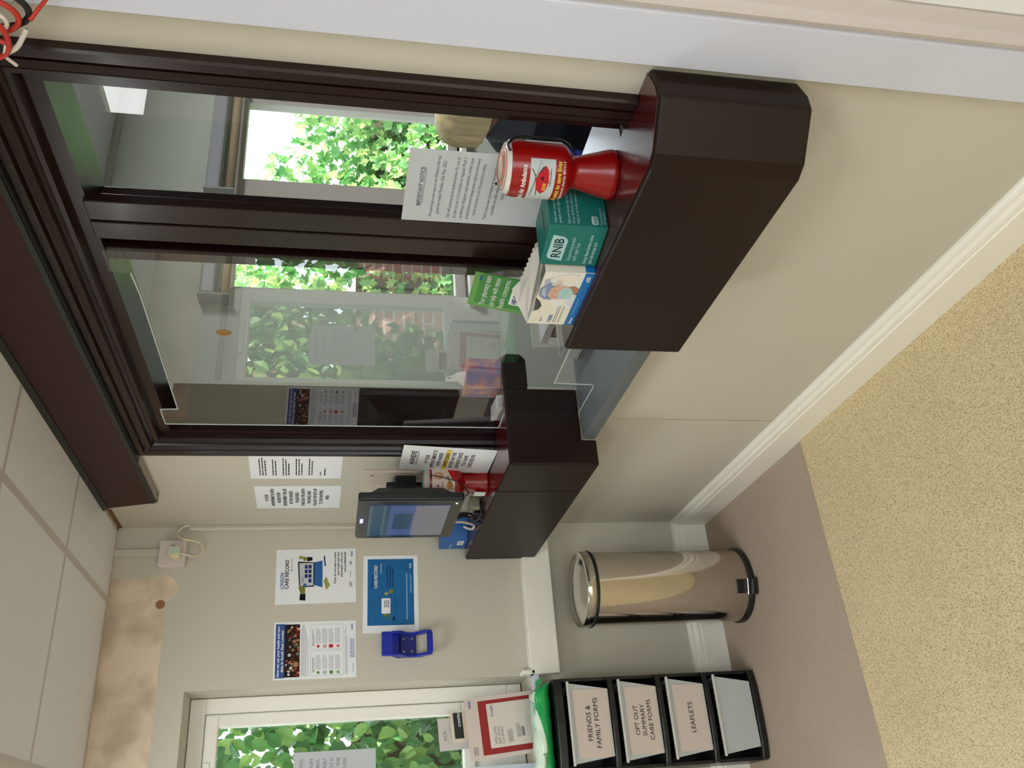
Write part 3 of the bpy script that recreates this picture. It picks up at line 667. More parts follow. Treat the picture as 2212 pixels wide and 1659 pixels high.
# ------------------------------------------------------------------ check-in screen on the far counter
ks = thing('check_in_screen', (-.165, -.57, 1.14), 'black touch check-in screen on a wall bracket over the far counter', 'screen')
ya, yb, za, zc = -.752, -.386, 1.137, 1.470
b = MB(); b.box(-.178, ya, za, -.150, yb, zc); b.build('housing', M_bpl, ks, bevel=.006, bseg=3)
M_bez = mat('black_bezel', (38, 38, 34), .25, .5)
be = MB().box(-.181, ya+.003, za+.003, -.178, yb-.003, zc-.003).build('bezel', M_bez, ks, bevel=.002)
b = MB(); b.add([(-.150, ya+.02, za+.03), (-.150, yb-.02, za+.03), (-.150, yb-.02, zc-.03), (-.150, ya+.02, zc-.03), (-.116, ya+.055, za+.06), (-.116, yb-.05, za+.06), (-.116, yb-.05, zc-.065), (-.116, ya+.055, zc-.065)], [(0, 1, 5, 4), (1, 2, 6, 5), (2, 3, 7, 6), (3, 0, 4, 7), (4, 5, 6, 7)])
b.build('rear_housing', M_bpl, ks); b = MB(); b.box(-.116, -.545, 1.27, -.004, -.475, 1.34); b.box(-.05, -.535, 1.24, -.03, -.485, 1.37); b.build('mounting_arm', M_bpl, ks, bevel=.003)
sc_ = thing
ink = Ink(plane_surf((-.1812, -.408, 1.436), (-.1812, -.724, 1.436), (-.1812, -.408, 1.176)), ks, .0002)
E1 = mat('screen_teal', (44, 72, 92), .25, .4, emis=.12); E2 = mat('screen_blue', (70, 86, 134), .25, .4, emis=.16); E3 = mat('screen_grey', (106, 106, 116), .25, .4, emis=.2); E4 = mat('screen_navy', (28, 44, 80), .25, .4, emis=.1); E5 = mat('screen_teal_light', (70, 92, 100), .25, .4, emis=.14)
ink.rect('display', E4, 0, 0, 316, 260, 1).rect('display', E1, 12, 4, 304, 78, 2).rect('display', E5, 12, 4, 304, 12, 3).rect('display', E5, 12, 48, 304, 56, 3).rect('display', E2, 12, 70, 304, 166, 3).rect('display', E3, 12, 150, 304, 258, 4)
ink.rect('display', E1, 78, 84, 228, 144, 5); ink.done()
ink = Ink(plane_surf((-.1812, -.535, 1.462), (-.1812, -.605, 1.462), (-.1812, -.535, 1.447)), ks, .0002)
ink.rrect('logo_badge', mat('lit_badge', (78, 84, 130), .3, emis=.8), 8, 1, 58, 14, 3).text('NHS', 33, 11.6, 12.5, mat('lit_letters', (226, 232, 255), .3, emis=1.6), align='C', bold=True, w=36, lift=3, name='logo'); ink.done()
ink = Ink(plane_surf((-.1812, -.69, 1.172), (-.1812, -.75, 1.172), (-.1812, -.69, 1.14)), ks, .0002)
ink.ell('indicator', mat('white_indicator', (225, 232, 230), .3, emis=.5), 38, 12, 6.5, 4).ell('indicator', M_gink, 24, 16, 2, 1.5); ink.done()
wp = thing('wall_plate', (-.006, -.49, 1.27), 'cream painted board screwed to the wall behind the black screen', 'board')
MB().box(-.011, -.572, 1.10, -.0005, -.398, 1.449).build('board', mat('board_cream', (214, 200, 184), .6), wp, bevel=.002)
b = MB()
for z in (1.42, 1.15): b.lathe([(0, 0), (.005, 0), (.005, .001), (0, .001)], (0, 0, 0), 10)
b.v = [(-.0112-p[2], p[0]-.545, p[1]+(1.42 if i < len(b.v)//2 else 1.15)) for i, p in enumerate(b.v)]
b.build('screw', mat('steel_screw', (150, 150, 150), .3, metal=1), wp)
pa = thing('power_adapter', (-.08, -.42, 1.036), 'small pale power adapter lying under the black screen', 'adapter')
MB().box(-.105, -.47, 1.0355, -.055, -.385, 1.075).build('body', mat('grey_putty', (172, 170, 150), .5), pa, bevel=.008)
MB().box(-.12, -.455, 1.0355, -.105, -.40, 1.060).build('socket_end', M_bpl, pa, bevel=.003)
tag(MB().tube(curve_pts([(-.15, -.50, 1.17), (-.145, -.49, 1.12), (-.12, -.46, 1.075), (-.135, -.41, 1.045), (-.10, -.36, 1.040), (-.12, -.41, 1.062), (-.14, -.45, 1.05), (-.13, -.49, 1.041), (-.09, -.50, 1.041)]), .004, 8).build('cable', M_bpl, smooth=True), 'black cable tangled below the black screen', 'cable')
tag(MB().tube(curve_pts([(-.145, -.44, 1.15), (-.14, -.43, 1.10), (-.13, -.37, 1.050), (-.12, -.30, 1.041), (-.105, -.25, 1.045), (-.09, -.235, 1.065)]), .0045, 8).build('cable', M_wpl, smooth=True), 'white cable curling behind the black screen towards the blue box', 'cable')
bb = thing('box', (-.10, -.09, 1.036), 'blue cardboard box with a small white label in the corner of the far counter', 'box')
b = MB().prism([(-.113, -.139), (-.109, -.020), (-.025, -.020), (-.028, -.165)], 'z', 1.0355, 1.135); b.build('carton', mat('carton_blue', (40, 100, 172), .55), bb, bevel=.0015)
ink = Ink(plane_surf((-.109, -.020, 1.135), (-.113, -.139, 1.135), (-.109, -.020, 1.0355)), bb)
ink.rect('label', M_wink, 56, 62, 112, 86).greek(66, 68, 38, 3, 5, 2.6, M_gink, 3, 'label_print', 2); ink.rect('stripe', mat('light_blue_ink', (128, 166, 208), .8), 8, 36, 70, 44); ink.done()

# ------------------------------------------------------------------ collecting tins
def tin(cx, cy, label_txt, near):
    t = thing('collection_tin', (cx, cy, 1.035), label_txt, 'tin')
    z0 = 1.0353
    b = MB().lathe([(0, 0), (.0455, 0), (.0475, .003), (.047, .010), (.043, .026), (.036, .052), (.031, .072), (.0305, .080), (.035, .086), (.046, .093), (.0515, .101), (.053, .110), (.053, .196), (.0515, .200), (.0515, .2045), (.047, .2045), (.047, .198), (0, .198)], (cx, cy, z0), 48)
    b.build('body', M_red, t, smooth=True, auto=50)
    b = MB().lathe([(.047, .198), (.049, .206), (.046, .212), (.030, .217), (.010, .219), (0, .219)], (cx, cy, z0), 40)
    b.build('lid', mat('lid_white', (225, 222, 214), .25), t, smooth=True)
    def cyl(a0, zt, r=.0533):
        return lambda u, v, h: Vector((cx+(r+h)*math.cos(a0+u/1000/r), cy+(r+h)*math.sin(a0+u/1000/r), zt-v/1000))
    if near:
        b = MB()
        for k, r in enumerate((.043, .036, .03)): b.lathe([(r, .2125+k*.0026), (r-.002, .2145+k*.0026), (r-.004, .2125+k*.0026)], (cx, cy, z0), 40)
        b.build('lid_ridge', mat('lid_pink', (206, 128, 112), .4), t, smooth=True)
        MB().lathe([(0, 0), (.022, 0), (.022, .0006), (0, .0006)], (cx-.004, cy-.003, z0+.2186), 24).build('lid_seal', mat('lid_seal_cream', (224, 212, 186), .6), t)
        ink = Ink(cyl(R(-132.6-112), z0+.196), t, .0004, 5)
        M_lab = mat('label_grey', (196, 204, 206), .5, .3)
        ink.rect('label_picture', M_lab, 20, 25, 125, 72, 1, 1)
        ink.text("London's Air Ambulance", 112, 18, 13, M_wink, align='R', w=96, bold=True)
        blade = M_bpl
        ink.line('helicopter_print', blade, (50, 42), (92, 36), 1.2, 2).line('helicopter_print', blade, (92, 36), (122, 45), .7, 2).line('helicopter_print', blade, (92, 36), (50, 30), 1.2, 2).line('helicopter_print', blade, (92, 36), (106, 28), 1.6, 2)
        ink.poly('helicopter_print', M_redink, [(56, 50), (66, 40), (84, 36), (98, 40), (110, 48), (112, 54), (104, 59), (84, 61), (66, 58)], 3)
        ink.poly('helicopter_print', blade, [(98, 41), (110, 48), (111, 52), (104, 49)], 4).rect('helicopter_print', blade, 86, 46, 93, 51, 4).line('helicopter_print', blade, (74, 64), (108, 64), 1, 3).line('helicopter_print', blade, (82, 60), (82, 64), .8, 3).line('helicopter_print', blade, (100, 59), (100, 64), .8, 3)
        for k in range(4): ink.rect('helicopter_print', M_yelink, 66+k*4, 50, 68+k*4, 57, 4)
        ink.text('We exist to save lives', 122, 83, 12, M_yelink, align='R', w=96, bold=True).text('Registered charity 801013', 122, 91, 7, M_wink, align='R', w=82)
        ink.rect('side_label', M_wink, 168, 20, 178, 90, 1, 1); ink.done()
        h = [(cx+.05*math.cos(R(-95)), cy+.05*math.sin(R(-95)), z0+.208), (cx+.058*math.cos(R(-85)), cy+.058*math.sin(R(-85)), z0+.213), (cx+.060*math.cos(R(-60)), cy+.060*math.sin(R(-60)), z0+.190), (cx+.058*math.cos(R(-45)), cy+.058*math.sin(R(-45)), z0+.14), (cx+.058*math.cos(R(-40)), cy+.056*math.sin(R(-40)), z0+.10), (cx+.042*math.cos(R(-45)), cy+.042*math.sin(R(-45)), z0+.082), (cx+.034*math.cos(R(-60)), cy+.034*math.sin(R(-60)), z0+.078)]
        MB().tube(curve_pts(h, 6), .0022, 8).build('cord_handle', M_bpl, t, smooth=True)
        MB().lathe([(0, 0), (.003, .001), (.003, .004), (0, .006)], (cx-.01, cy+.035, z0+.218), 10).build('rivet', M_bpl, t, smooth=True)
    else:
        ink = Ink(cyl(R(-112-66), z0+.192), t, .0004, 5)
        ink.rect('label', mat('label_cream', (226, 208, 196), .5), 26, 0, 112, 76, 1, 1)
        ink.rect('side_label', M_wink, 0, 4, 30, 80, 2, 1); ink.greek(4, 12, 20, 3, 4, 2, M_gink, 2, 'label_print', 3); ink.greek(5, 32, 18, 3, 4, 1.6, M_gink, 4, 'label_print', 3); ink.rrect('label_print', M_lgink, 5, 52, 25, 74, 2, 3)
        ink.poly('star_logo', mat('maroon_ink', (140, 40, 60), .8), [(50+(7 if k % 2 == 0 else 2.6)*math.sin(k*math.pi/4), 20-(7 if k % 2 == 0 else 2.6)*math.cos(k*math.pi/4)) for k in range(8)], 3)
        ink.greek(44, 32, 22, 2, 4, 1.6, M_gink, 5, 'label_print', 3)
        tan = mat('faded_tan', (206, 152, 112), .8)
        ink.ell('label_picture', tan, 84, 22, 13, 17, 2).ell('label_picture', mat('faded_skin', (224, 180, 156), .8), 84, 18, 8, 10, 3).ell('label_picture', mat('ginger_ink', (222, 160, 78), .8), 52, 58, 14, 10, 2)
        for k in range(5): ink.line('label_picture', M_ink, (38+k*9, 66-k*3), (46+k*9, 56-k*2), 1.6, 4)
        ink.line('label_picture', M_ink, (38, 72), (84, 52), 2, 4).poly('label_picture', M_redink, [(70, 66), (112, 50), (112, 76), (64, 76)], 3); ink.done()
        h = [(cx+.052*math.cos(R(-92)), cy+.052*math.sin(R(-92)), z0+.203), (cx+.060*math.cos(R(-90)), cy+.060*math.sin(R(-90)), z0+.190), (cx+.060*math.cos(R(-98)), cy+.060*math.sin(R(-98)), z0+.150), (cx+.060*math.cos(R(-112)), cy+.060*math.sin(R(-112)), z0+.105), (cx+.056*math.cos(R(-130)), cy+.056*math.sin(R(-130)), z0+.082), (cx+.058*math.cos(R(-150)), cy+.058*math.sin(R(-150)), z0+.070), (cx+.056*math.cos(R(-172)), cy+.056*math.sin(R(-172)), z0+.085), (cx+.054*math.cos(R(175)), cy+.054*math.sin(R(175)), z0+.13)]
        MB().tube(curve_pts(h, 6), .0018, 8).build('cord_handle', M_bpl, t, smooth=True)
        MB().lathe([(.049, .198), (.057, .200), (.058, .206), (.050, .208)], (cx, cy, z0), 40).build('lid_rim', mat('clear_rim', (190, 190, 186), .3), t, smooth=True)
        MB().box(cx-.052, cy-.03, z0+.012, cx-.047, cy-.005, z0+.05).build('base_sticker', M_wink, t)
tin(-.030, -2.110, 'red collection tin with a helicopter label on the nearer counter', True)
tin(-.058, -.600, 'red collection tin with a white label beside the black screen', False)

# ------------------------------------------------------------------ teal donation box
A, B, Cc, D = (-.113, -2.053), (-.130, -1.950), (-.029, -1.951), (-.012, -2.054)
M_teal = mat('teal_card', (20, 112, 104), .4, .5)
tb = thing('donation_box', (-.071, -2.0, 1.035), 'teal square donation box lettered RNIB, between the red tin and the mask box', 'box')
MB().prism([A, D, Cc, B], 'z', 1.0355, 1.152).build('carton', M_teal, tb, bevel=.002)
MB().prism([(-.092, -2.012), (-.044, -2.012), (-.044, -2.006), (-.092, -2.006)], 'z', 1.152, 1.1525).build('coin_slot', M_bpl, tb)
ink = Ink(plane_surf((*B, 1.152), (*A, 1.152), (*B, 1.0355)), tb)
M_pt = mat('pale_teal_ink', (172, 204, 206), .7, .2)
ink.poly('logo_panel', M_pt, [(16, 20), (18, 13), (24, 9), (80, 12), (76, 34), (72, 40), (66, 44), (12, 41)]).text('RNIB', 46, 36, 27, mat('deep_teal_ink', (8, 62, 70), .7), align='C', w=50, bold=True, lift=2, name='logo')
ink.text('Supporting people', 14, 58, 11, M_pt, w=62).text('with sight loss', 14, 70, 11, M_pt, w=48).text('Sooty likes foreign coins', 8, 92, 9.5, M_pt, w=76, bold=True).text('and old money too!', 8, 104, 9.5, M_pt, w=58, bold=True); ink.done()
ink = Ink(plane_surf((*A, 1.152), (*D, 1.152), (*A, 1.0355)), tb)
for i, t in enumerate(('Help make every day better for', 'people with sight loss.', '', 'Right now we can only reach one in', 'three of those who need us.', 'Help us to help everyone.')):
    if t: ink.text(t, 6, 14+i*9, 8, M_pt, maxw=88)
ink.rrect('logo_panel', M_pt, 6, 84, 26, 97, 3).text('RNIB', 16, 95, 9.5, M_teal, align='C', bold=True, w=15, lift=2, name='logo').text('Supporting people', 6, 105, 6, M_pt, maxw=40).text('with sight loss', 6, 112, 6, M_pt, maxw=32); ink.done()

# ------------------------------------------------------------------ box of face masks
mk = thing('mask_box', (-.105, -1.845, 1.035), 'white and blue box of disposable face masks with its lid torn up', 'box')
M_card = mat('white_card', (228, 222, 208), .6, .3); M_cardin = mat('grey_card_inside', (168, 164, 160), .8)
F = [(-1.749, 1.0355), (-1.944, 1.0355), (-1.944, 1.139), (-1.850, 1.1385), (-1.838, 1.128), (-1.818, 1.120), (-1.803, 1.124), (-1.795, 1.137), (-1.749, 1.138)]
MB().prism(F, 'x', -.143, -.1415).build('front_panel', M_card, mk)
b = MB(); b.box(-.1415, -1.944, 1.0355, -.068, -1.9425, 1.139); b.box(-.1415, -1.7505, 1.0355, -.068, -1.749, 1.138); b.box(-.0695, -1.9425, 1.0355, -.068, -1.7505, 1.14); b.box(-.1415, -1.9425, 1.0355, -.068, -1.7505, 1.037)
b.build('side_panel', M_card, mk)
top_ = [(-.142, -1.749, 1.138), (-.112, -1.772, 1.160), (-.088, -1.797, 1.176)]
for k in range(9):
    y = -1.812-k*.0165; z = 1.163-.0008*k; top_ += [(-.078, y, z+.001*(k % 2)), (-.078, y-.008, z-.0035)]
top_ += [(-.072, -1.957, 1.139), (-.072, -1.944, 1.128), (-.100, -1.85, 1.128), (-.138, -1.756, 1.128)]
fl = MB(); n = len(top_); fl.add(top_+[(p[0]+.0008, p[1], p[2]) for p in top_], [tuple(range(n)), tuple(range(2*n-1, n-1, -1))]); fl.build('lid_flap', mat('flap_card', (206, 202, 196), .8), mk)
b = MB().box(-.135, -1.925, 1.04, -.08, -1.77, 1.10); b.build('mask_stack', mat('pale_blue_masks', (176, 200, 212), .9), mk, bevel=.008)
ink = Ink(plane_surf((-.1431, -1.749, 1.139), (-.1431, -1.944, 1.139), (-.1431, -1.749, 1.0355)), mk, .0002)
M_bb = mat('box_blue', (20, 112, 184), .5)
ink.rect('blue_band', M_bb, 0, 84, 195, 103.5, 1)
ink.text('x50', 182, 98, 12, M_wink, align='R', bold=True).text('Bossen', 6, 98, 8.5, M_wink, bold=True).greek(40, 92, 90, 1, 4, 1.6, mat('pale_blue_ink', (140, 176, 208)), 4, lift=2)
ink.text('OBIEK', 9, 51, 11, M_bb, bold=True).text('Bluex', 12, 30, 7, M_bb).greek(9, 56, 66, 2, 4, 1.5, M_gink, 5)
for k in range(8): ink.line('symbol', M_gink, (10+k*8, 70), (13+k*8, 66), 1.2).line('symbol', M_gink, (13+k*8, 66), (15+k*8, 71), 1.2)
skn = mat('photo_skin', (216, 172, 150), .7); skd = mat('photo_skin_dark', (176, 124, 104), .7); cap = mat('photo_cap', (132, 146, 176), .7); capl = mat('photo_cap_light', (176, 188, 206), .7); msk = mat('photo_mask', (176, 206, 204), .7); msd = mat('photo_mask_shade', (146, 180, 182), .7)
ink.poly('photograph', mat('photo_ground', (226, 226, 222), .7), [(62, 56), (104, 16), (195, 2), (195, 84), (66, 84)], 1)
ink.poly('photograph', mat('photo_coat', (210, 216, 218), .7), [(70, 84), (84, 66), (100, 66), (124, 84)], 2).poly('photograph', skd, [(116, 66), (142, 56), (150, 70), (140, 84), (118, 84)], 2)
ink.poly('photograph', skn, [(100, 30), (112, 20), (136, 20), (150, 34), (148, 54), (136, 68), (114, 70), (102, 54), (98, 40)], 3)
ink.poly('photograph', cap, [(96, 34), (98, 16), (112, 3), (134, 1), (154, 12), (162, 32), (156, 44), (148, 34), (134, 24), (114, 22), (102, 30)], 4).poly('photograph', capl, [(104, 18), (116, 8), (132, 6), (144, 14), (130, 14), (114, 18)], 5).ell('photograph', capl, 160, 12, 8, 7, 3)
ink.poly('photograph', msk, [(100, 46), (124, 42), (144, 50), (140, 66), (122, 76), (104, 70)], 5).line('photograph', msd, (102, 55), (140, 56), 1, 6).line('photograph', msd, (104, 62), (136, 63), 1, 6)
for u in (110, 129): ink.ell('photograph', M_wink, u, 37, 4, 2, 5).ell('photograph', M_ink, u, 37, 1.7, 1.8, 6).line('photograph', skd, (u-5, 32), (u+5, 31.5), 1.2, 5)
ink.poly('photograph', mat('photo_glove', (230, 222, 212), .7), [(150, 22), (172, 26), (184, 34), (190, 54), (186, 74), (170, 76), (158, 62), (160, 44), (148, 30)], 5)
for k in range(3): ink.line('photograph', skd, (148+k*3, 24+k*5), (166+k*2, 33+k*5), .9, 6)
ink.line('photograph', mat('reddish_ink', (160, 92, 84), .8), (166, 8), (176, 20), 1, 6); ink.done()
ink = Ink(plane_surf((-.1415, -1.9441, 1.139), (-.068, -1.9441, 1.139), (-.1415, -1.9441, 1.0355)), mk, .0002)
ink.rect('blue_band', mat('box_blue', (20, 112, 184)), 0, 84, 73, 103.5); ink.done()
# pharmacy leaflet leaning behind the mask box
s, ink = sheet('leaflet', (-.0200, -1.6340, 1.2480), (-.0210, -1.7650, 1.2470), (-.0650, -1.6420, 1.0370), 131, 214, mat('leaflet_green', (98, 152, 76), .5), 'green pharmacy leaflet standing behind the mask box', 'leaflet', .002)
ink.rrect('panel', mat('mid_green', (62, 132, 58), .5), 14, 14, 131, 214, 6).poly('panel', mat('deep_green', (54, 136, 60), .5), [(54, 60), (131, 46), (131, 214), (14, 214), (14, 110)], 2)
for i, t in enumerate(('Your pharmacy team', 'can help with minor', 'health concerns.')): ink.text(t, 10, 38+i*22, 19, M_wink, maxw=116, bold=False, lift=4)
ink.rrect('badge', M_wink, 32, 92, 96, 140, 5, 4).text('HELP US', 64, 110, 17, M_navy, align='C', bold=True, w=54, lift=6).text('HELP YOU', 64, 128, 17, mat('periwinkle_ink', (92, 112, 190), .8), align='C', bold=True, w=58, lift=6).text('NHS', 122, 18, 9, M_nhs, align='R', bold=True, lift=5, name='logo'); ink.done()

# ------------------------------------------------------------------ tissue box etc. on the far counter, inside the hatch
def blotch_mat():
    m = bpl = bpy.data.materials.new('blotched_pattern'); m.use_nodes = True; n = m.node_tree.nodes; l = m.node_tree.links; p = n['Principled BSDF']; p.inputs['Roughness'].default_value = .45
    tc = n.new('ShaderNodeTexCoord'); t = n.new('ShaderNodeTexNoise'); t.inputs['Scale'].default_value = 24; t.inputs['Detail'].default_value = 1; l.new(tc.outputs['Object'], t.inputs[0])
    cr = n.new('ShaderNodeValToRGB'); e = cr.color_ramp.elements; e[0].position = .34; e[0].color = (*srgb((140, 130, 178)), 1); e[1].position = .70; e[1].color = (*srgb((222, 190, 140)), 1)
    for q, c in ((.42, (166, 128, 164)), (.50, (196, 142, 160)), (.6, (222, 158, 142))): x = e.new(q); x.color = (*srgb(c), 1)
    l.new(t.outputs['Fac'], cr.inputs[0]); l.new(cr.outputs[0], p.inputs['Base Color']); return m
tx = thing('tissue_box', (.16, -.91, 1.035), 'pink, purple and yellow patterned tissue box on the counter behind the screen', 'box')
MB().prism([(.117, -.957), (.203, -.990), (.240, -.880), (.142, -.840)], 'z', 1.0355, 1.146).build('carton', blotch_mat(), tx, bevel=.002)
ts = []
rn = random.Random(3)
b = MB(); pts = []
for k in range(14):
    a = k/14*2*math.pi; r0 = .022+.006*math.sin(3*a); pts.append((.172+r0*math.cos(a), -.918+r0*1.3*math.sin(a), 1.145))
mid = [(.172+.014*math.cos(k/14*2*math.pi+.5)+rn.uniform(-.004, .004), -.914+.024*math.sin(k/14*2*math.pi+.5), 1.170+rn.uniform(-.006, .006)) for k in range(14)]
tip = [(.172+.006*math.cos(k/14*2*math.pi), -.905+.012*math.sin(k/14*2*math.pi), 1.195+rn.uniform(-.01, .012)) for k in range(14)]
b.add(pts+mid+tip, [(i+14*j, (i+1) % 14+14*j, (i+1) % 14+14*(j+1), i+14*(j+1)) for i in range(14) for j in range(2)]); b.build('tissue', mat('tissue_white', (240, 240, 236), .9), tx, smooth=True)
ink = Ink(plane_surf((.142, -.840, 1.146), (.117, -.957, 1.146), (.142, -.840, 1.0355)), tx); ink.ell('logo', M_ink, 66, 84, 7, 7).ell('logo', M_wink, 66, 84, 5, 5, 2).ell('logo', M_ink, 66, 84, 3, 3, 3); ink.done()
cd = thing('card_stack', (.06, -.90, 1.036), 'small stack of white appointment cards beside the patterned tissue box', 'cards')
for k in range(3): MB().prism([(.050, -.955-.002*k), (.088, -.965), (.100, -.855), (.060, -.840+.002*k)], 'z', 1.0355+k*.006, 1.041+k*.006).build('card', M_wink, cd)
pp = MB().box(.64, -1.62, .7402, .80, -1.40, .743); tag(pp.build('paper_sheet', M_paper), 'white paper sheet lying on the desk edge behind the red tin', 'paper')
pp = MB().prism([(.70, -1.38), (.88, -1.36), (.89, -1.13), (.72, -1.16)], 'z', .7402, .7415); tag(pp.build('paper_sheet', M_paper), 'white paper sheet on the desk under the blue cup', 'paper')
cu = thing('cup', (.855, -1.21, .742), 'blue cup with a white rim on the reception desk', 'cup')
MB().lathe([(0, .002), (.030, .002), (.033, .01), (.037, .085), (.035, .085), (.031, .012), (0, .010)], (.855, -1.21, .7425), 28).build('body', mat('cup_blue', (36, 62, 170), .3, coat=.4), cu, smooth=True)
MB().lathe([(.0352, .083), (.0385, .0845), (.0375, .088), (.035, .086)], (.855, -1.21, .7425), 28).build('rim', M_wink, cu, smooth=True)
tk = thing('document_tray', (.35, -1.25, .80), 'light grey plastic tray behind the acrylic screen', 'tray')
b = MB(); b.box(.18, -1.56, .8005, .50, -1.04, .806); b.box(.18, -1.56, .806, .186, -1.04, .86); b.box(.494, -1.56, .806, .50, -1.04, .86); b.box(.186, -1.56, .806, .494, -1.554, .86); b.box(.186, -1.046, .806, .494, -1.04, .86)
b.build('tray_shell', mat('tray_grey', (178, 182, 180), .5), tk, bevel=.003)
tag(MB().prism([(.10, -1.64), (.15, -1.64), (.155, -1.60), (.11, -1.585)], 'z', .8003, .803).build('paper_sheet', M_paper), 'folded white paper poking out beside the nearer counter', 'paper')

# ------------------------------------------------------------------ coiled cables at the ceiling
cc = thing('cable_coil', (-.06, -2.40, 2.02), 'bundle of red, black and white cables hanging in loops by the door casing', 'cables')
def loop(cx, cy, cz, ry, rz, a0, a1, tilt=0, dx=0, n=26):
    return [(cx+dx*math.sin(t*2)+tilt*math.cos(t), cy+ry*math.cos(t), cz+rz*math.sin(t)) for t in [R(a0+(a1-a0)*k/n) for k in range(n+1)]]
b = MB(); b.tube(loop(-.06, -2.375, 2.045, .030, .046, 0, 340), .0042); b.tube(curve_pts([(-.06, -2.372, 1.985), (-.05, -2.385, 1.972), (-.045, -2.405, 1.955), (-.045, -2.43, 1.945), (-.04, -2.47, 1.95)]), .0030); b.tube(loop(-.075, -2.35, 2.05, .040, .032, 30, 390), .0042); b.tube(curve_pts([(-.07, -2.335, 2.02), (-.07, -2.345, 2.06), (-.06, -2.35, 2.12), (-.05, -2.36, 2.2), (-.04, -2.36, 2.32)]), .004)
b.build('red_cable', mat('red_cable', (196, 52, 40), .4), cc, smooth=True)
b = MB(); b.tube(loop(-.052, -2.382, 2.043, .034, .058, 0, 345), .0048); b.tube(curve_pts([(-.06, -2.36, 2.03), (-.05, -2.37, 2.1), (-.04, -2.38, 2.2), (-.04, -2.38, 2.32)]), .0048); b.build('black_cable', M_bpl, cc, smooth=True)
b = MB(); b.tube(loop(-.068, -2.372, 2.048, .020, .034, 20, 330), .0036); b.tube(curve_pts([(-.07, -2.318, 2.028), (-.07, -2.33, 2.012), (-.068, -2.35, 1.998), (-.066, -2.36, 1.992)]), .004); b.tube(curve_pts([(-.075, -2.336, 2.024), (-.075, -2.316, 2.030), (-.07, -2.295, 2.022)]), .0028)
b.build('white_cable', M_wpl, cc, smooth=True)

# ------------------------------------------------------------------ pedal bin
bn = thing('pedal_bin', (-.335, -.222, 0), 'tall polished steel pedal bin under the boxed pipe, beside the plastic drawers', 'bin')
bx_, by_ = -.335, -.222
M_steel = mat('polished_steel', (206, 198, 190), .09, .5, metal=1); M_steel2 = mat('brushed_lid_steel', (196, 192, 186), .13, metal=1)
MB().lathe([(0, .022), (.136, .022), (.136, .602), (0, .602)], (bx_, by_, 0), 96).build('body', M_steel, bn, smooth=True, auto=30)
MB().lathe([(0, 0), (.139, 0), (.142, .005), (.142, .018), (.139, .024), (0, .024)], (bx_, by_, .0005), 64).build('base_ring', M_bpl, bn, smooth=True, auto=30)
MB().lathe([(.130, .602), (.1400, .602), (.1415, .606), (.1415, .611), (.138, .614), (.130, .614)], (bx_, by_, 0), 64).build('rim_ring', M_bpl, bn, smooth=True, auto=30)
MB().lathe([(.130, .614), (.1385, .614), (.1395, .616), (.1395, .640), (.137, .645), (.130, .6445), (.118, .646), (.085, .655), (.045, .660), (0, .662)], (bx_, by_, 0), 96).build('lid', M_steel2, bn, smooth=True, auto=50)
fd = Vector((-.28, -.96, 0)).normalized(); sd = Vector((-fd.y, fd.x, 0))
def ob(x0, x1, y0, y1, z0, z1, zt=0):
    c = Vector((bx_, by_, 0)); v = []
    for z in (z0, z1):
        for a, b2 in ((x0, y0), (x1, y0), (x1, y1), (x0, y1)): v.append(c+sd*a+fd*b2+Vector((0, 0, z+(zt if b2 == y1 else 0))))
    return v, [(0, 3, 2, 1), (4, 5, 6, 7), (0, 1, 5, 4), (1, 2, 6, 5), (2, 3, 7, 6), (3, 0, 4, 7)]
MB().add(*ob(-.030, .030, .120, .168, .004, .026)).build('pedal_pad', M_bpl, bn, bevel=.004)
MB().add(*ob(-.030, .030, .139, .150, .030, .036)).build('pedal', M_steel, bn, bevel=.002)
MB().add(*ob(-.026, .026, .1345, .1385, .036, .074)).build('pedal_recess', mat('dark_steel', (70, 70, 72), .3, metal=1), bn, bevel=.003)

# ------------------------------------------------------------------ plastic drawer tower
dt = thing('drawer_tower', (-.80, -.11, 0), 'black plastic tower of four frosted drawers in front of the left window', 'drawers')
x0, x1, yf, yb_ = -.956, -.646, -.200, -.026
M_dbl = mat('drawer_black', (20, 20, 21), .35, .5)
bars = [(0, .030), (.187, .212), (.368, .394), (.549, .575), (.737, .773)]
b = MB(); b.box(x0, yf+.012, 0, x0+.012, yb_, .770); b.box(x1-.012, yf+.012, 0, x1, yb_, .770); b.box(x0+.012, yb_-.006, 0, x1-.012, yb_, .770)
for z0_, z1_ in bars: b.box(x0+.002, yf+.01, z0_, x1-.002, yb_-.006, z1_-.004)
b.build('carcass', M_dbl, dt, bevel=.002)
for z0_, z1_ in bars:
    MB().prism([(x0, yf+.012), (x0+.004, yf-.006), (x0+.06, yf-.018), (-.80, yf-.022), (x1-.06, yf-.018), (x1-.004, yf-.006), (x1, yf+.012)], 'z', z0_+.003, z1_-.002).build('front_bar', M_dbl, dt, bevel=.005, bseg=3)
M_fr = mat('frosted_plastic', (196, 204, 206), .35, .5); M_lip = mat('frosted_lip', (206, 206, 200), .3, .5); M_lbl = mat('drawer_label_paper', (218, 204, 196), .8)
texts = [('FRIENDS &', 'FAMILY FORMS'), ('OPT OUT', 'SUMMARY', 'CARE FORMS'), ('LEAFLETS',), ()]
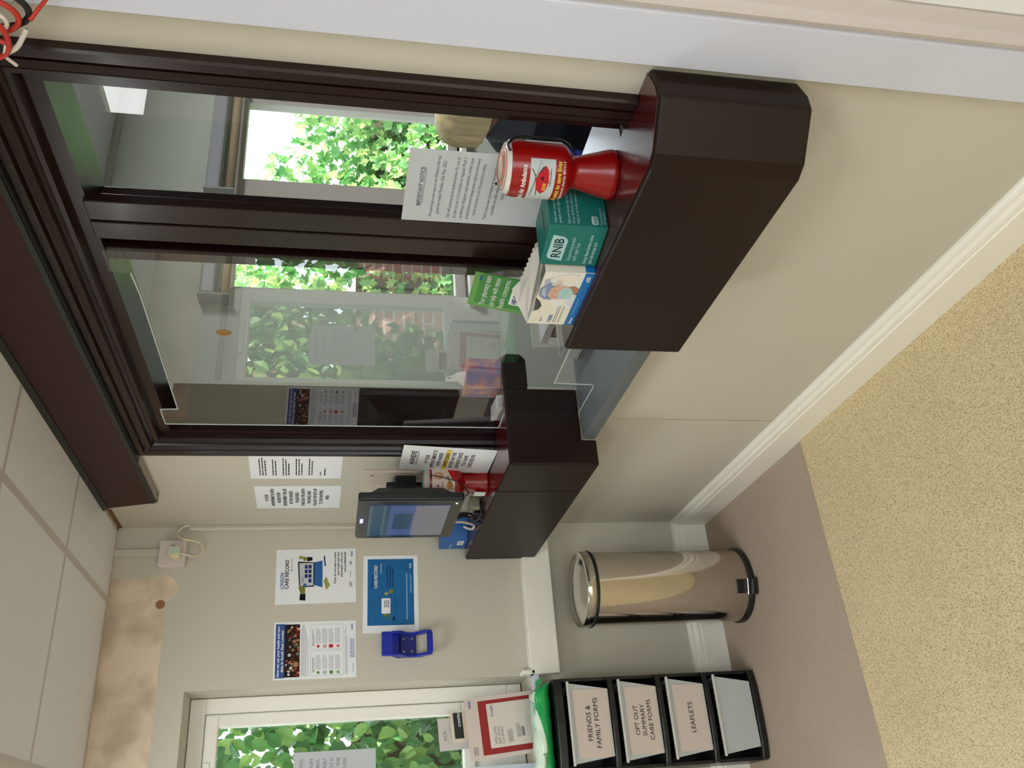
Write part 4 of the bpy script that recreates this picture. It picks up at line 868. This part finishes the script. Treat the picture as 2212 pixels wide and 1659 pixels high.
for k in range(4):
    zt_ = bars[4-k][0]-.003; zb_ = bars[3-k][1]+.001; yt = yf-.026; yl = yf-.012
    d = MB(); P = [(x0+.024, yt, zt_-.008), (x1-.022, yt, zt_-.008), (x1-.044, yl, zb_), (x0+.044, yl, zb_)]
    d.add(P+[(p[0], p[1]+.004, p[2]) for p in P], [(0, 1, 2, 3), (7, 6, 5, 4), (0, 4, 5, 1), (1, 5, 6, 2), (2, 6, 7, 3), (3, 7, 4, 0)])
    Q = [(x0+.024, zt_-.008), (x0+.044, zb_)]
    d.add([(x0+.024, yt, zt_-.012), (x0+.044, yl, zb_), (x0+.046, yb_-.01, zb_), (x0+.030, yb_-.01, zt_-.012)], [(0, 1, 2, 3)])
    d.add([(x1-.022, yt, zt_-.012), (x1-.044, yl, zb_), (x1-.046, yb_-.01, zb_), (x1-.030, yb_-.01, zt_-.012)], [(3, 2, 1, 0)])
    dr = d.build('drawer', M_fr, dt)
    lp = MB().box(x0+.018, yt-.008, zt_-.013, x1-.016, yt+.004, zt_-.004).build('lip', M_lip, dr, bevel=.003)
    lp.location = (0, 0, 0)
    if texts[k]:
        S = plane_surf((x0+.040, yt-.0012, zt_-.022), (x1-.040, yt-.0012, zt_-.022), (x0+.040, yl-.0010, zb_))
        ink = Ink(S, dr, .0004); hh = (zt_-.022-zb_)*1000
        ink.rect('label', M_lbl, 2, 2, 226, hh-4)
        n = len(texts[k]); sz = 25 if n < 3 else 23
        for i, t in enumerate(texts[k]): ink.text(t, 114, hh/2+sz*.33+(i-(n-1)/2)*sz*1.18, sz, M_ink, align='C', lift=3)
        ink.done()
# pack of wipes on top of the drawers
wpk = thing('wipes_pack', (-.79, -.11, .774), 'green and white soft pack of wipes lying on top of the black drawers', 'pack')
def pillow(x0, x1, yc, w, z0, h, seg=22, ring=16, taper=.10):
    v = []; 
    for i in range(seg+1):
        t = i/seg; x = x0+(x1-x0)*t; e = min(t, 1-t)/taper; k = math.sin(min(1, e)*math.pi/2)**.6 if e < 1 else 1
        hh = h*(.10+.90*k)*(1+.05*math.sin(t*23)); ww = w*(1.0-.12*(1-k)*0)
        for j in range(ring):
            a = 2*math.pi*j/ring; c, s2 = math.cos(a), math.sin(a)
            v.append((x+.006*math.sin(7*a)*(1-k), yc+ww/2*math.copysign(abs(c)**.75, c), z0+hh/2+hh/2*math.copysign(abs(s2)**.8, s2)+.002*math.sin(a*5+t*30)*(k)))
    f = [(i*ring+j, i*ring+(j+1) % ring, (i+1)*ring+(j+1) % ring, (i+1)*ring+j) for i in range(seg) for j in range(ring)]
    return MB().add(v, f+[tuple(range(ring)), tuple(range((seg+1)*ring-1, seg*ring-1, -1))])
def wipes_mat():
    m = bpy.data.materials.new('printed_wrapper'); m.use_nodes = True; n = m.node_tree.nodes; l = m.node_tree.links; p = n['Principled BSDF']; p.inputs['Roughness'].default_value = .22
    tc = n.new('ShaderNodeTexCoord'); sp = n.new('ShaderNodeSeparateXYZ'); l.new(tc.outputs['Object'], sp.inputs[0])
    wv = n.new('ShaderNodeMath'); wv.operation = 'SINE'; ml = n.new('ShaderNodeMath'); ml.operation = 'MULTIPLY'; ml.inputs[1].default_value = 20; l.new(sp.outputs['X'], ml.inputs[0]); l.new(ml.outputs[0], wv.inputs[0])
    m2 = n.new('ShaderNodeMath'); m2.operation = 'MULTIPLY_ADD'; m2.inputs[1].default_value = .012; l.new(wv.outputs[0], m2.inputs[0]); l.new(sp.outputs['Z'], m2.inputs[2])
    st = n.new('ShaderNodeMath'); st.operation = 'GREATER_THAN'; st.inputs[1].default_value = .819; l.new(m2.outputs[0], st.inputs[0])
    mx = n.new('ShaderNodeMix'); mx.data_type = 'RGBA'; mx.inputs[6].default_value = (*srgb((28, 162, 84)), 1); mx.inputs[7].default_value = (*srgb((214, 232, 214)), 1); l.new(st.outputs[0], mx.inputs[0]); l.new(mx.outputs[2], p.inputs['Base Color']); return m
o = pillow(-.955, -.655, -.115, .135, .7735, .060); o.build('wrapper', wipes_mat(), wpk, smooth=True)
b = MB(); b.v = []; b.prism([(-.060, .7), (-.010, .74), (.015, .70), (-.02, .66)], 'z', 0, .001)
fin = MB(); P = []
for k in range(9): P += [(-.655+.0, -.165+k*.0125, .800+.004*(k % 2)), (-.632-.004*(k % 2), -.158+k*.0108, .803+.004*(k % 2))]
fin.add(P, [(2*k, 2*k+1, 2*k+3, 2*k+2) for k in range(8)]); fin.build('end_seal', mat('seal_green', (22, 150, 76), .25), wpk)
MB().prism([(-.79, -.14), (-.72, -.145), (-.70, -.115), (-.72, -.09), (-.79, -.09), (-.81, -.115)], 'z', .832, .836).build('opening_flap', mat('pale_flap', (170, 208, 196), .3), wpk, bevel=.002)
ink = Ink(plane_surf((-.955, -.186, .832), (-.655, -.186, .832), (-.955, -.186, .776)), wpk); ink.text('Clinell', 12, 22, 18, M_greenink, bold=True, w=56, lift=4); ink.done()
# red framed notice and leaflets in front of the window
s, ink = sheet('notice_board', (-.886, -.012, 1.0475), (-.674, -.012, 1.0635), (-.8665, -.012, .789), 213, 262, mat('card_pinkish', (214, 200, 194), .7), 'white board with a red panel holding an ear wax clinic leaflet, above the wipes', 'notice', .003)
ink.rect('red_panel', mat('panel_red', (150, 26, 28), .6), 14, 48, 199, 262).text('NHS', 178, 22, 13, M_nhs, align='L', bold=True, name='logo')
ink.rrect('leaflet', mat('leaflet_grey', (222, 212, 204), .6), 34, 78, 186, 262, 4, 2)
ink.text('Google', 140, 100, 15, M_blueink, w=40, bold=False, name='logo', lift=4)
for i, t in enumerate(('WELLING', 'EAR WAX', 'CLINIC')): ink.text(t, 46, 104+i*13, 13, M_gink, w=60, lift=4)
ink.greek(48, 146, 46, 4, 5, 2, M_gink, 3, lift=4); ink.greek(60, 180, 50, 4, 5, 2, M_gink, 4, lift=4); ink.rrect('button', M_gink, 62, 200, 94, 208, 2, 4); ink.greek(18, 16, 30, 3, 6, 2.6, M_gink, 6); ink.line('small_print', M_lgink, (60, 220), (130, 220), 1, 4); ink.done()
s, ink = sheet('leaflet', (-.8355, .10, 1.1435), (-.7230, .10, 1.1500), (-.8290, .10, .990), 113, 154, mat('leaflet_silver', (206, 200, 196), .5), 'grey leaflet standing against the window glass above the red panel', 'leaflet', .002)
ink.text('ACA', 34, 30, 19, M_gink, w=34).greek(60, 40, 40, 1, 4, 2, M_lgink, 3); ink.done()
s, ink = sheet('leaflet', (-.812, .060, 1.100), (-.704, .060, 1.108), (-.806, .060, .960), 108, 140, mat('leaflet_cream', (224, 212, 194), .5), 'cream leaflet with a black band between the grey leaflet and the red panel', 'leaflet', .002)
ink.rect('band', M_bpl, 12, 10, 102, 44).text('CONTROL', 52, 36, 13, M_wink, w=60, bold=True, lift=3); ink.done()
tag(MB().box(-.935, .02, .804, -.90, .10, 1.045).build('leaflet_holder', mat('holder_blue_white', (196, 208, 222), .2)), 'pale upright leaflet holder on the window board', 'holder')
tag(MB().box(-1.02, .01, .804, -.945, .07, 1.03).build('leaflet_holder', M_paper), 'second upright leaflet holder by the window mullion', 'holder')
# ------------------------------------------------------------------ garden outside the windows
def leaf_mat(name, a, b, c):
    m = bpy.data.materials.new(name); m.use_nodes = True; n = m.node_tree.nodes; l = m.node_tree.links; p = n['Principled BSDF']
    at = n.new('ShaderNodeAttribute'); at.attribute_name = 'tone'
    cr = n.new('ShaderNodeValToRGB'); e = cr.color_ramp.elements; e[0].position = 0; e[0].color = (*srgb(a), 1); e[1].position = 1; e[1].color = (*srgb(c), 1)
    x = e.new(.5); x.color = (*srgb(b), 1); l.new(at.outputs['Fac'], cr.inputs[0]); l.new(cr.outputs[0], p.inputs['Base Color'])
    p.inputs['Roughness'].default_value = .35
    tl = n.new('ShaderNodeBsdfTranslucent'); l.new(cr.outputs[0], tl.inputs[0]); mx = n.new('ShaderNodeMixShader'); mx.inputs[0].default_value = .35
    l.new(p.outputs[0], mx.inputs[1]); l.new(tl.outputs[0], mx.inputs[2]); l.new(mx.outputs[0], n['Material Output'].inputs[0]); return m
def leaves(name, n, spot, size, m, label, cat, seed, lobed=False, normal=(0, -1, .5)):
    rnd = random.Random(seed); b = MB(); tone = []
    oval = [(0, 0), (.30, .25), (.36, .55), (.2, .85), (0, 1.05), (-.2, .85), (-.36, .55), (-.30, .25)]
    ivy = [(0, 0), (.28, -.05), (.50, .18), (.30, .38), (.52, .68), (.20, .70), (0, 1.05), (-.20, .70), (-.52, .68), (-.30, .38), (-.50, .18), (-.28, -.05)]
    for i in range(n):
        p = Vector(spot(rnd)); s = size*rnd.uniform(.6, 1.25)
        nn = (Vector(normal)+Vector((rnd.uniform(-1, 1), rnd.uniform(-1, 1), rnd.uniform(-1, 1)))*.85).normalized()
        t = nn.cross(Vector((rnd.uniform(-1, 1), rnd.uniform(-1, 1), -1.2))).normalized(); u = nn.cross(t)
        sh = ivy if lobed else oval
        v = [p+t*x*s+u*y*s+nn*(abs(x)*.35-.18*(y-.5)**2)*s for x, y in sh]; v.append(p+u*.5*s)
        k = len(sh); b.add(v, [(j, (j+1) % k, k) for j in range(k)]); tone += [rnd.random()]*(k)
    me = bpy.data.meshes.new(name); me.from_pydata(b.v, [], b.f); me.update(); me.materials.append(m)
    a = me.attributes.new('tone', 'FLOAT', 'FACE'); a.data.foreach_set('value', tone)
    o = bpy.data.objects.new(name, me); COL.objects.link(o); tag(o, label, cat, kind='stuff'); return o
L1 = leaf_mat('laurel_leaf', (48, 98, 52), (92, 150, 84), (168, 200, 112)); L2 = leaf_mat('vine_leaf', (70, 130, 66), (122, 178, 104), (190, 212, 130))
def s1(r):
    x = r.uniform(-1.62, .55); z = r.uniform(.0, 2.75); y = 1.0+.35*math.sin(x*5+z*3)*.4+abs(r.gauss(0, .22)); return (x, y, z)
leaves('laurel_hedge', 6500, s1, .085, L1, 'glossy green hedge leaves close outside the left window', 'hedge', 1)
def s2(r):
    x = r.uniform(1.2, 6.0); top = 2.5-.42*(min(x, 3.9)-1.9) if x > 1.9 else 2.6; top += .07*math.sin(x*9)
    z = r.uniform(.1, 1)**.75*top; return (x, 1.35+.12*math.sin(x*4+z*5)+abs(r.gauss(0, .25)), z)
leaves('vine_hedge', 6800, s2, .075, L2, 'bright green vine leaves covering the fence outside the reception window', 'hedge', 2, True)
def s3(r):
    x = r.uniform(-3.4, -1.5); return (x, 1.3+abs(r.gauss(0, .3)), r.uniform(1.42+.1*math.sin(x*7), 2.7))
leaves('tree_foliage', 2200, s3, .09, L1, 'darker overhanging leaves mirrored in the acrylic screen', 'foliage', 3)
MB_ = MB().box(-1.7, 1.75, 0, 6.4, 1.80, 2.3); tag(MB_.build('garden_fence', mat('old_fence', (70, 62, 44), .9, noise=.3, nscale=20)), 'weathered timber fence hidden behind the leaves', 'fence')
bpy.data.objects['garden_fence'].scale = (1, 1, .62)
# pale brick garden wall
def brick_mat():
    m = bpy.data.materials.new('pale_pink_brick'); m.use_nodes = True; n = m.node_tree.nodes; l = m.node_tree.links; p = n['Principled BSDF']; p.inputs['Roughness'].default_value = .9
    tc = n.new('ShaderNodeTexCoord'); mp = n.new('ShaderNodeMapping'); mp.inputs['Rotation'].default_value = (R(90), 0, 0); l.new(tc.outputs['Object'], mp.inputs[0])
    t = n.new('ShaderNodeTexBrick'); t.inputs['Color1'].default_value = (*srgb((226, 172, 156)), 1); t.inputs['Color2'].default_value = (*srgb((206, 140, 124)), 1); t.inputs['Mortar'].default_value = (*srgb((232, 222, 212)), 1)
    t.inputs['Scale'].default_value = 1; t.inputs['Brick Width'].default_value = .225; t.inputs['Row Height'].default_value = .075; t.inputs['Mortar Size'].default_value = .008; l.new(mp.outputs[0], t.inputs[0]); l.new(t.outputs[0], p.inputs['Base Color']); return m
tag(MB().box(-5.5, 2.3, 0, -1.7, 2.5, 1.45).build('garden_wall', brick_mat()), 'pale pink brick garden wall mirrored in the acrylic screen', 'wall')
struct('ground', MB().box(-12, .30, -.15, 14, 20, -.05), mat('garden_ground', (120, 116, 92), .95, noise=.2, nscale=6))
tag(MB().tube([(1.9, 2.6, 1.40), (5.2, 2.6, 2.50)], .006, 6).build('overhead_wire', mat('wire_grey', (120, 110, 110), .6)), 'thin overhead wire crossing the white sky outside', 'wire')
rf = MB(); rf.prism([(5.0, 0), (14, 0), (14, 3.4), (10, 3.1), (8.6, 2.2), (5.0, 1.7)], 'y', 7.5, 9.5)
# trunks outside window 1
br = MB(); br.tube(curve_pts([(-1.35, 1.1, -.1), (-1.30, 1.15, .8), (-1.22, 1.1, 1.5), (-1.32, 1.15, 2.6)]), .03, 8); br.tube(curve_pts([(-1.25, 1.12, 1.2), (-1.05, 1.0, 1.55), (-.98, 1.0, 2.0)]), .014, 8); br.tube(curve_pts([(-1.28, 1.12, 1.5), (-1.5, 1.05, 1.7), (-1.62, 1.0, 2.0)]), .012, 8)
tag(br.build('shrub_stems', mat('pale_bark', (150, 136, 116), .9), smooth=True), 'pale branching shrub stems outside the left window', 'branches')

# ------------------------------------------------------------------ the receptionist
def skin_mesh(name, verts, edges, radii, m, parent, root=0, sub=2, skinmat=None):
    me = bpy.data.meshes.new(name); me.from_pydata(verts, edges, []); me.update(); me.materials.append(m)
    o = bpy.data.objects.new(name, me); COL.objects.link(o)
    sk = o.modifiers.new('skin', 'SKIN'); sk.use_smooth_shade = True
    for i, rr in enumerate(radii):
        me.skin_vertices[0].data[i].radius = rr if isinstance(rr, tuple) else (rr, rr); me.skin_vertices[0].data[i].use_root = (i == root)
    sb = o.modifiers.new('smooth', 'SUBSURF'); sb.levels = sub; sb.render_levels = sub
    if parent is not None: o.parent = parent; o.location = -WOFF[parent.name]
    return o
PX, PY = 1.095, -1.105
pr = thing('person', (PX, PY, 0), 'seated blonde person in dark navy, head bent, one hand raised, behind the hatch', 'person')
# facing direction of the body: +x and a little towards the camera side
V = []; E_ = []; RD = []
def jt(p, r, par=None):
    V.append(tuple(p)); RD.append(r)
    if par is not None: E_.append((par, len(V)-1))
    return len(V)-1
pel = jt((PX-.06, PY+.06, .50), (.15, .12)); wst = jt((PX-.04, PY+.03, .68), (.13, .10), pel); chs = jt((PX-.01, PY, .86), (.15, .11), wst); upc = jt((PX, PY-.01, .97), (.12, .09), chs)
nk = jt((PX+.0, PY-.03, 1.05), .052, upc); hd0 = jt((PX+.0, PY-.06, 1.10), .07, nk); hd1 = jt((PX+.01, PY-.08, 1.15), (.078, .088), hd0); hd2 = jt((PX+.0, PY-.07, 1.20), .05, hd1)
jaw = jt((PX+.045, PY-.13, 1.095), .036, hd0); 
for sx in (-1, 1):
    side = Vector((.47*sx, .88*sx, 0))*.15
    sh = jt(Vector((PX, PY-.01, .955))+side, .062, upc); el = jt(Vector((PX+.08, PY-.16, .79))+side*1.25, .046, sh)
    if sx == 1: wr_ = jt((PX+.05, PY-.36, .775), .030, el); pm = jt((PX+.02, PY-.43, .765), (.040, .018), wr_); off = [(.0, .0)]; base = Vector((PX+.02, PY-.43, .765)); dr_ = Vector((-.2, -1, -.02)); ac = Vector((1, -.2, 0))
    else: wr_ = jt((PX-.07, PY-.24, .93), .028, el); pm = jt((PX-.045, PY-.26, .985), (.038, .017), wr_); base = Vector((PX-.045, PY-.26, .985)); dr_ = Vector((-.55, -.1, .45)).normalized()*1.0; ac = Vector((.25, -.6, .6)).normalized()
    for k in range(4):
        b0 = base+ac*(k-1.5)*.017+dr_*.03; L = (.030, .036, .033, .025)[k]
        j1 = jt(b0, .0085, pm); j2 = jt(b0+dr_*L, .0078, j1); jt(b0+dr_*L*1.75+Vector((0, 0, -.010)), .0068, j2)
    tb_ = base-dr_*.010-ac*.034; j1 = jt(tb_, .0095, pm); jt(tb_+dr_*.035-ac*.014, .008, j1)
body = skin_mesh('body', V, E_, RD, M_skin, pr)
# navy top over torso and arms
M_navy_cl = mat('dark_navy_cloth', (24, 30, 44), .8, .3)
V2 = []; E2 = []; R2 = []
def j2_(p, r, par=None):
    V2.append(tuple(p)); R2.append(r)
    if par is not None: E2.append((par, len(V2)-1))
    return len(V2)-1
a = j2_((PX-.06, PY+.06, .48), (.18, .15)); b_ = j2_((PX-.04, PY+.03, .68), (.165, .13), a); c_ = j2_((PX-.01, PY, .86), (.18, .135), b_); d_ = j2_((PX, PY-.01, .975), (.145, .11), c_); j2_((PX, PY-.03, 1.035), .072, d_)
for sx in (-1, 1):
    side = Vector((.47*sx, .88*sx, 0))*.15
    sh = j2_(Vector((PX, PY-.01, .955))+side, .080, d_); el = j2_(Vector((PX+.08, PY-.16, .79))+side*1.25, .062, sh)
    j2_((PX+.05, PY-.34, .785) if sx == 1 else (PX-.065, PY-.235, .915), .042, el)
skin_mesh('jumper', V2, E2, R2, M_navy_cl, pr)
# bobbed hair: a shell of locks over the skull, open at the face
hc = Vector((PX-.005, PY-.070, 1.128)); fdir = Vector((.42, -.88, -.22)).normalized(); sdir = Vector((-fdir.y, fdir.x, 0)).normalized()*-1; udir = Vector((0, 0, 1))
v = []; nu, nv = 64, 18
for i in range(nv+1):
    for j in range(nu):
        th = 2*math.pi*j/nu; t = i/nv
        ph = t*math.pi*.80
        rr = math.sin(min(ph, math.pi*.5+.25*(ph-math.pi*.5)) if ph > math.pi*.5 else ph)
        z = math.cos(ph)*.098 if t < .62 else math.cos(.62*math.pi*.8)*.098-(t-.62)*.20
        front = math.cos(th)
        lock = 1+.04*math.sin(th*13+t*4)+.03*math.sin(th*29+t*6)
        r0 = .118*rr*lock
        if front > .55 and t > .42: z = max(z, .02)
        v.append(hc+fdir*(r0*front*1.05-.01)+sdir*(r0*math.sin(th))+udir*z)
f = [(i*nu+j, i*nu+(j+1) % nu, (i+1)*nu+(j+1) % nu, (i+1)*nu+j) for i in range(nv) for j in range(nu)]
o = MB().add(v, f).build('hair', mat('blonde_hair', (212, 192, 146), .45, .5, noise=.55, nscale=60, stretch=(1, 1, .10)), pr, smooth=True)
# face details
fc = hc+fdir*.088-udir*.035
b = MB(); b.lathe([(0, 0), (.010, .004), (.012, .012), (0, .026)], (0, 0, 0), 12); b.v = [tuple(fc+fdir*(p[2]*.9)+sdir*p[0]+udir*(p[1]+.0)) for p in b.v]; b.build('nose', M_skin, pr, smooth=True)
for sgn in (-1, 1):
    c0 = fc+sdir*sgn*.030+udir*.022-fdir*.006
    MB().lathe([(0, -.009), (.006, -.007), (.009, 0), (.006, .007), (0, .009)], tuple(c0), 14).build('eye', M_wink, pr, smooth=True)
    MB().tube([c0+fdir*.014+Vector((0, 0, .0))+(sdir*math.cos(a_)+udir*math.sin(a_))*.019 for a_ in [2*math.pi*k/20 for k in range(21)]], .0016, 6).build('glasses_rim', M_bpl, pr, smooth=True)
MB().tube([fc+sdir*-.048+udir*.022, fc+sdir*-.075-fdir*.06+udir*.022], .0018, 6).build('glasses_arm', M_bpl, pr)
MB().tube([fc+sdir*-.014-udir*.026+fdir*.004, fc-udir*.028+fdir*.007, fc+sdir*.014-udir*.026+fdir*.004], .0035, 8, rs=[.001, .0042, .001]).build('mouth', mat('lip_pink', (178, 96, 92), .5), pr, smooth=True)
# legs under the desk and an office chair
lg = skin_mesh('trousers', [(PX-.06, PY+.06, .50), (PX+.02, PY-.02, .51), (PX+.14, PY-.26, .50), (PX+.17, PY-.30, .09), (PX-.05, PY-.08, .51), (PX+.02, PY-.36, .50), (PX+.05, PY-.40, .09)], [(0, 1), (1, 2), (2, 3), (0, 4), (4, 5), (5, 6)], [(.15, .12), .09, .075, .05, .09, .075, .05], M_navy_cl, pr)
for q in ((PX+.20, PY-.34), (PX+.08, PY-.44)): MB().box(q[0]-.04, q[1]-.10, .001, q[0]+.04, q[1]+.07, .07).build('shoe', M_bpl, pr, bevel=.02, bseg=3)
ch = thing('office_chair', (PX-.06, PY+.10, 0), 'dark office chair under the seated person behind the hatch', 'chair')
MB().box(PX-.29, PY-.13, .33, PX+.16, PY+.33, .385).build('seat', M_bpl, ch, bevel=.02, bseg=3)
MB().box(PX-.28, PY+.33, .45, PX+.12, PY+.37, .90).build('backrest', M_bpl, ch, bevel=.02, bseg=3)
MB().lathe([(0, .05), (.03, .05), (.03, .33), (0, .33)], (PX-.06, PY+.10, 0), 16).build('stem', M_bpl, ch)
b = MB()
for k in range(5): a_ = k*2*math.pi/5; b.tube([(PX-.06, PY+.10, .07), (PX-.06+.27*math.cos(a_), PY+.10+.27*math.sin(a_), .05)], .016, 8)
b.build('base', M_bpl, ch)
for k in range(5): a_ = k*2*math.pi/5; MB().lathe([(0, 0), (.024, .004), (.024, .044), (0, .048)], (PX-.06+.27*math.cos(a_), PY+.10+.27*math.sin(a_), .0005), 12).build('caster', M_bpl, ch)
MB().tube([(PX+.03, PY+.35, .46), (PX+.0, PY+.34, .36), (PX-.05, PY+.2, .345)], .014, 8).build('back_support', M_bpl, ch)
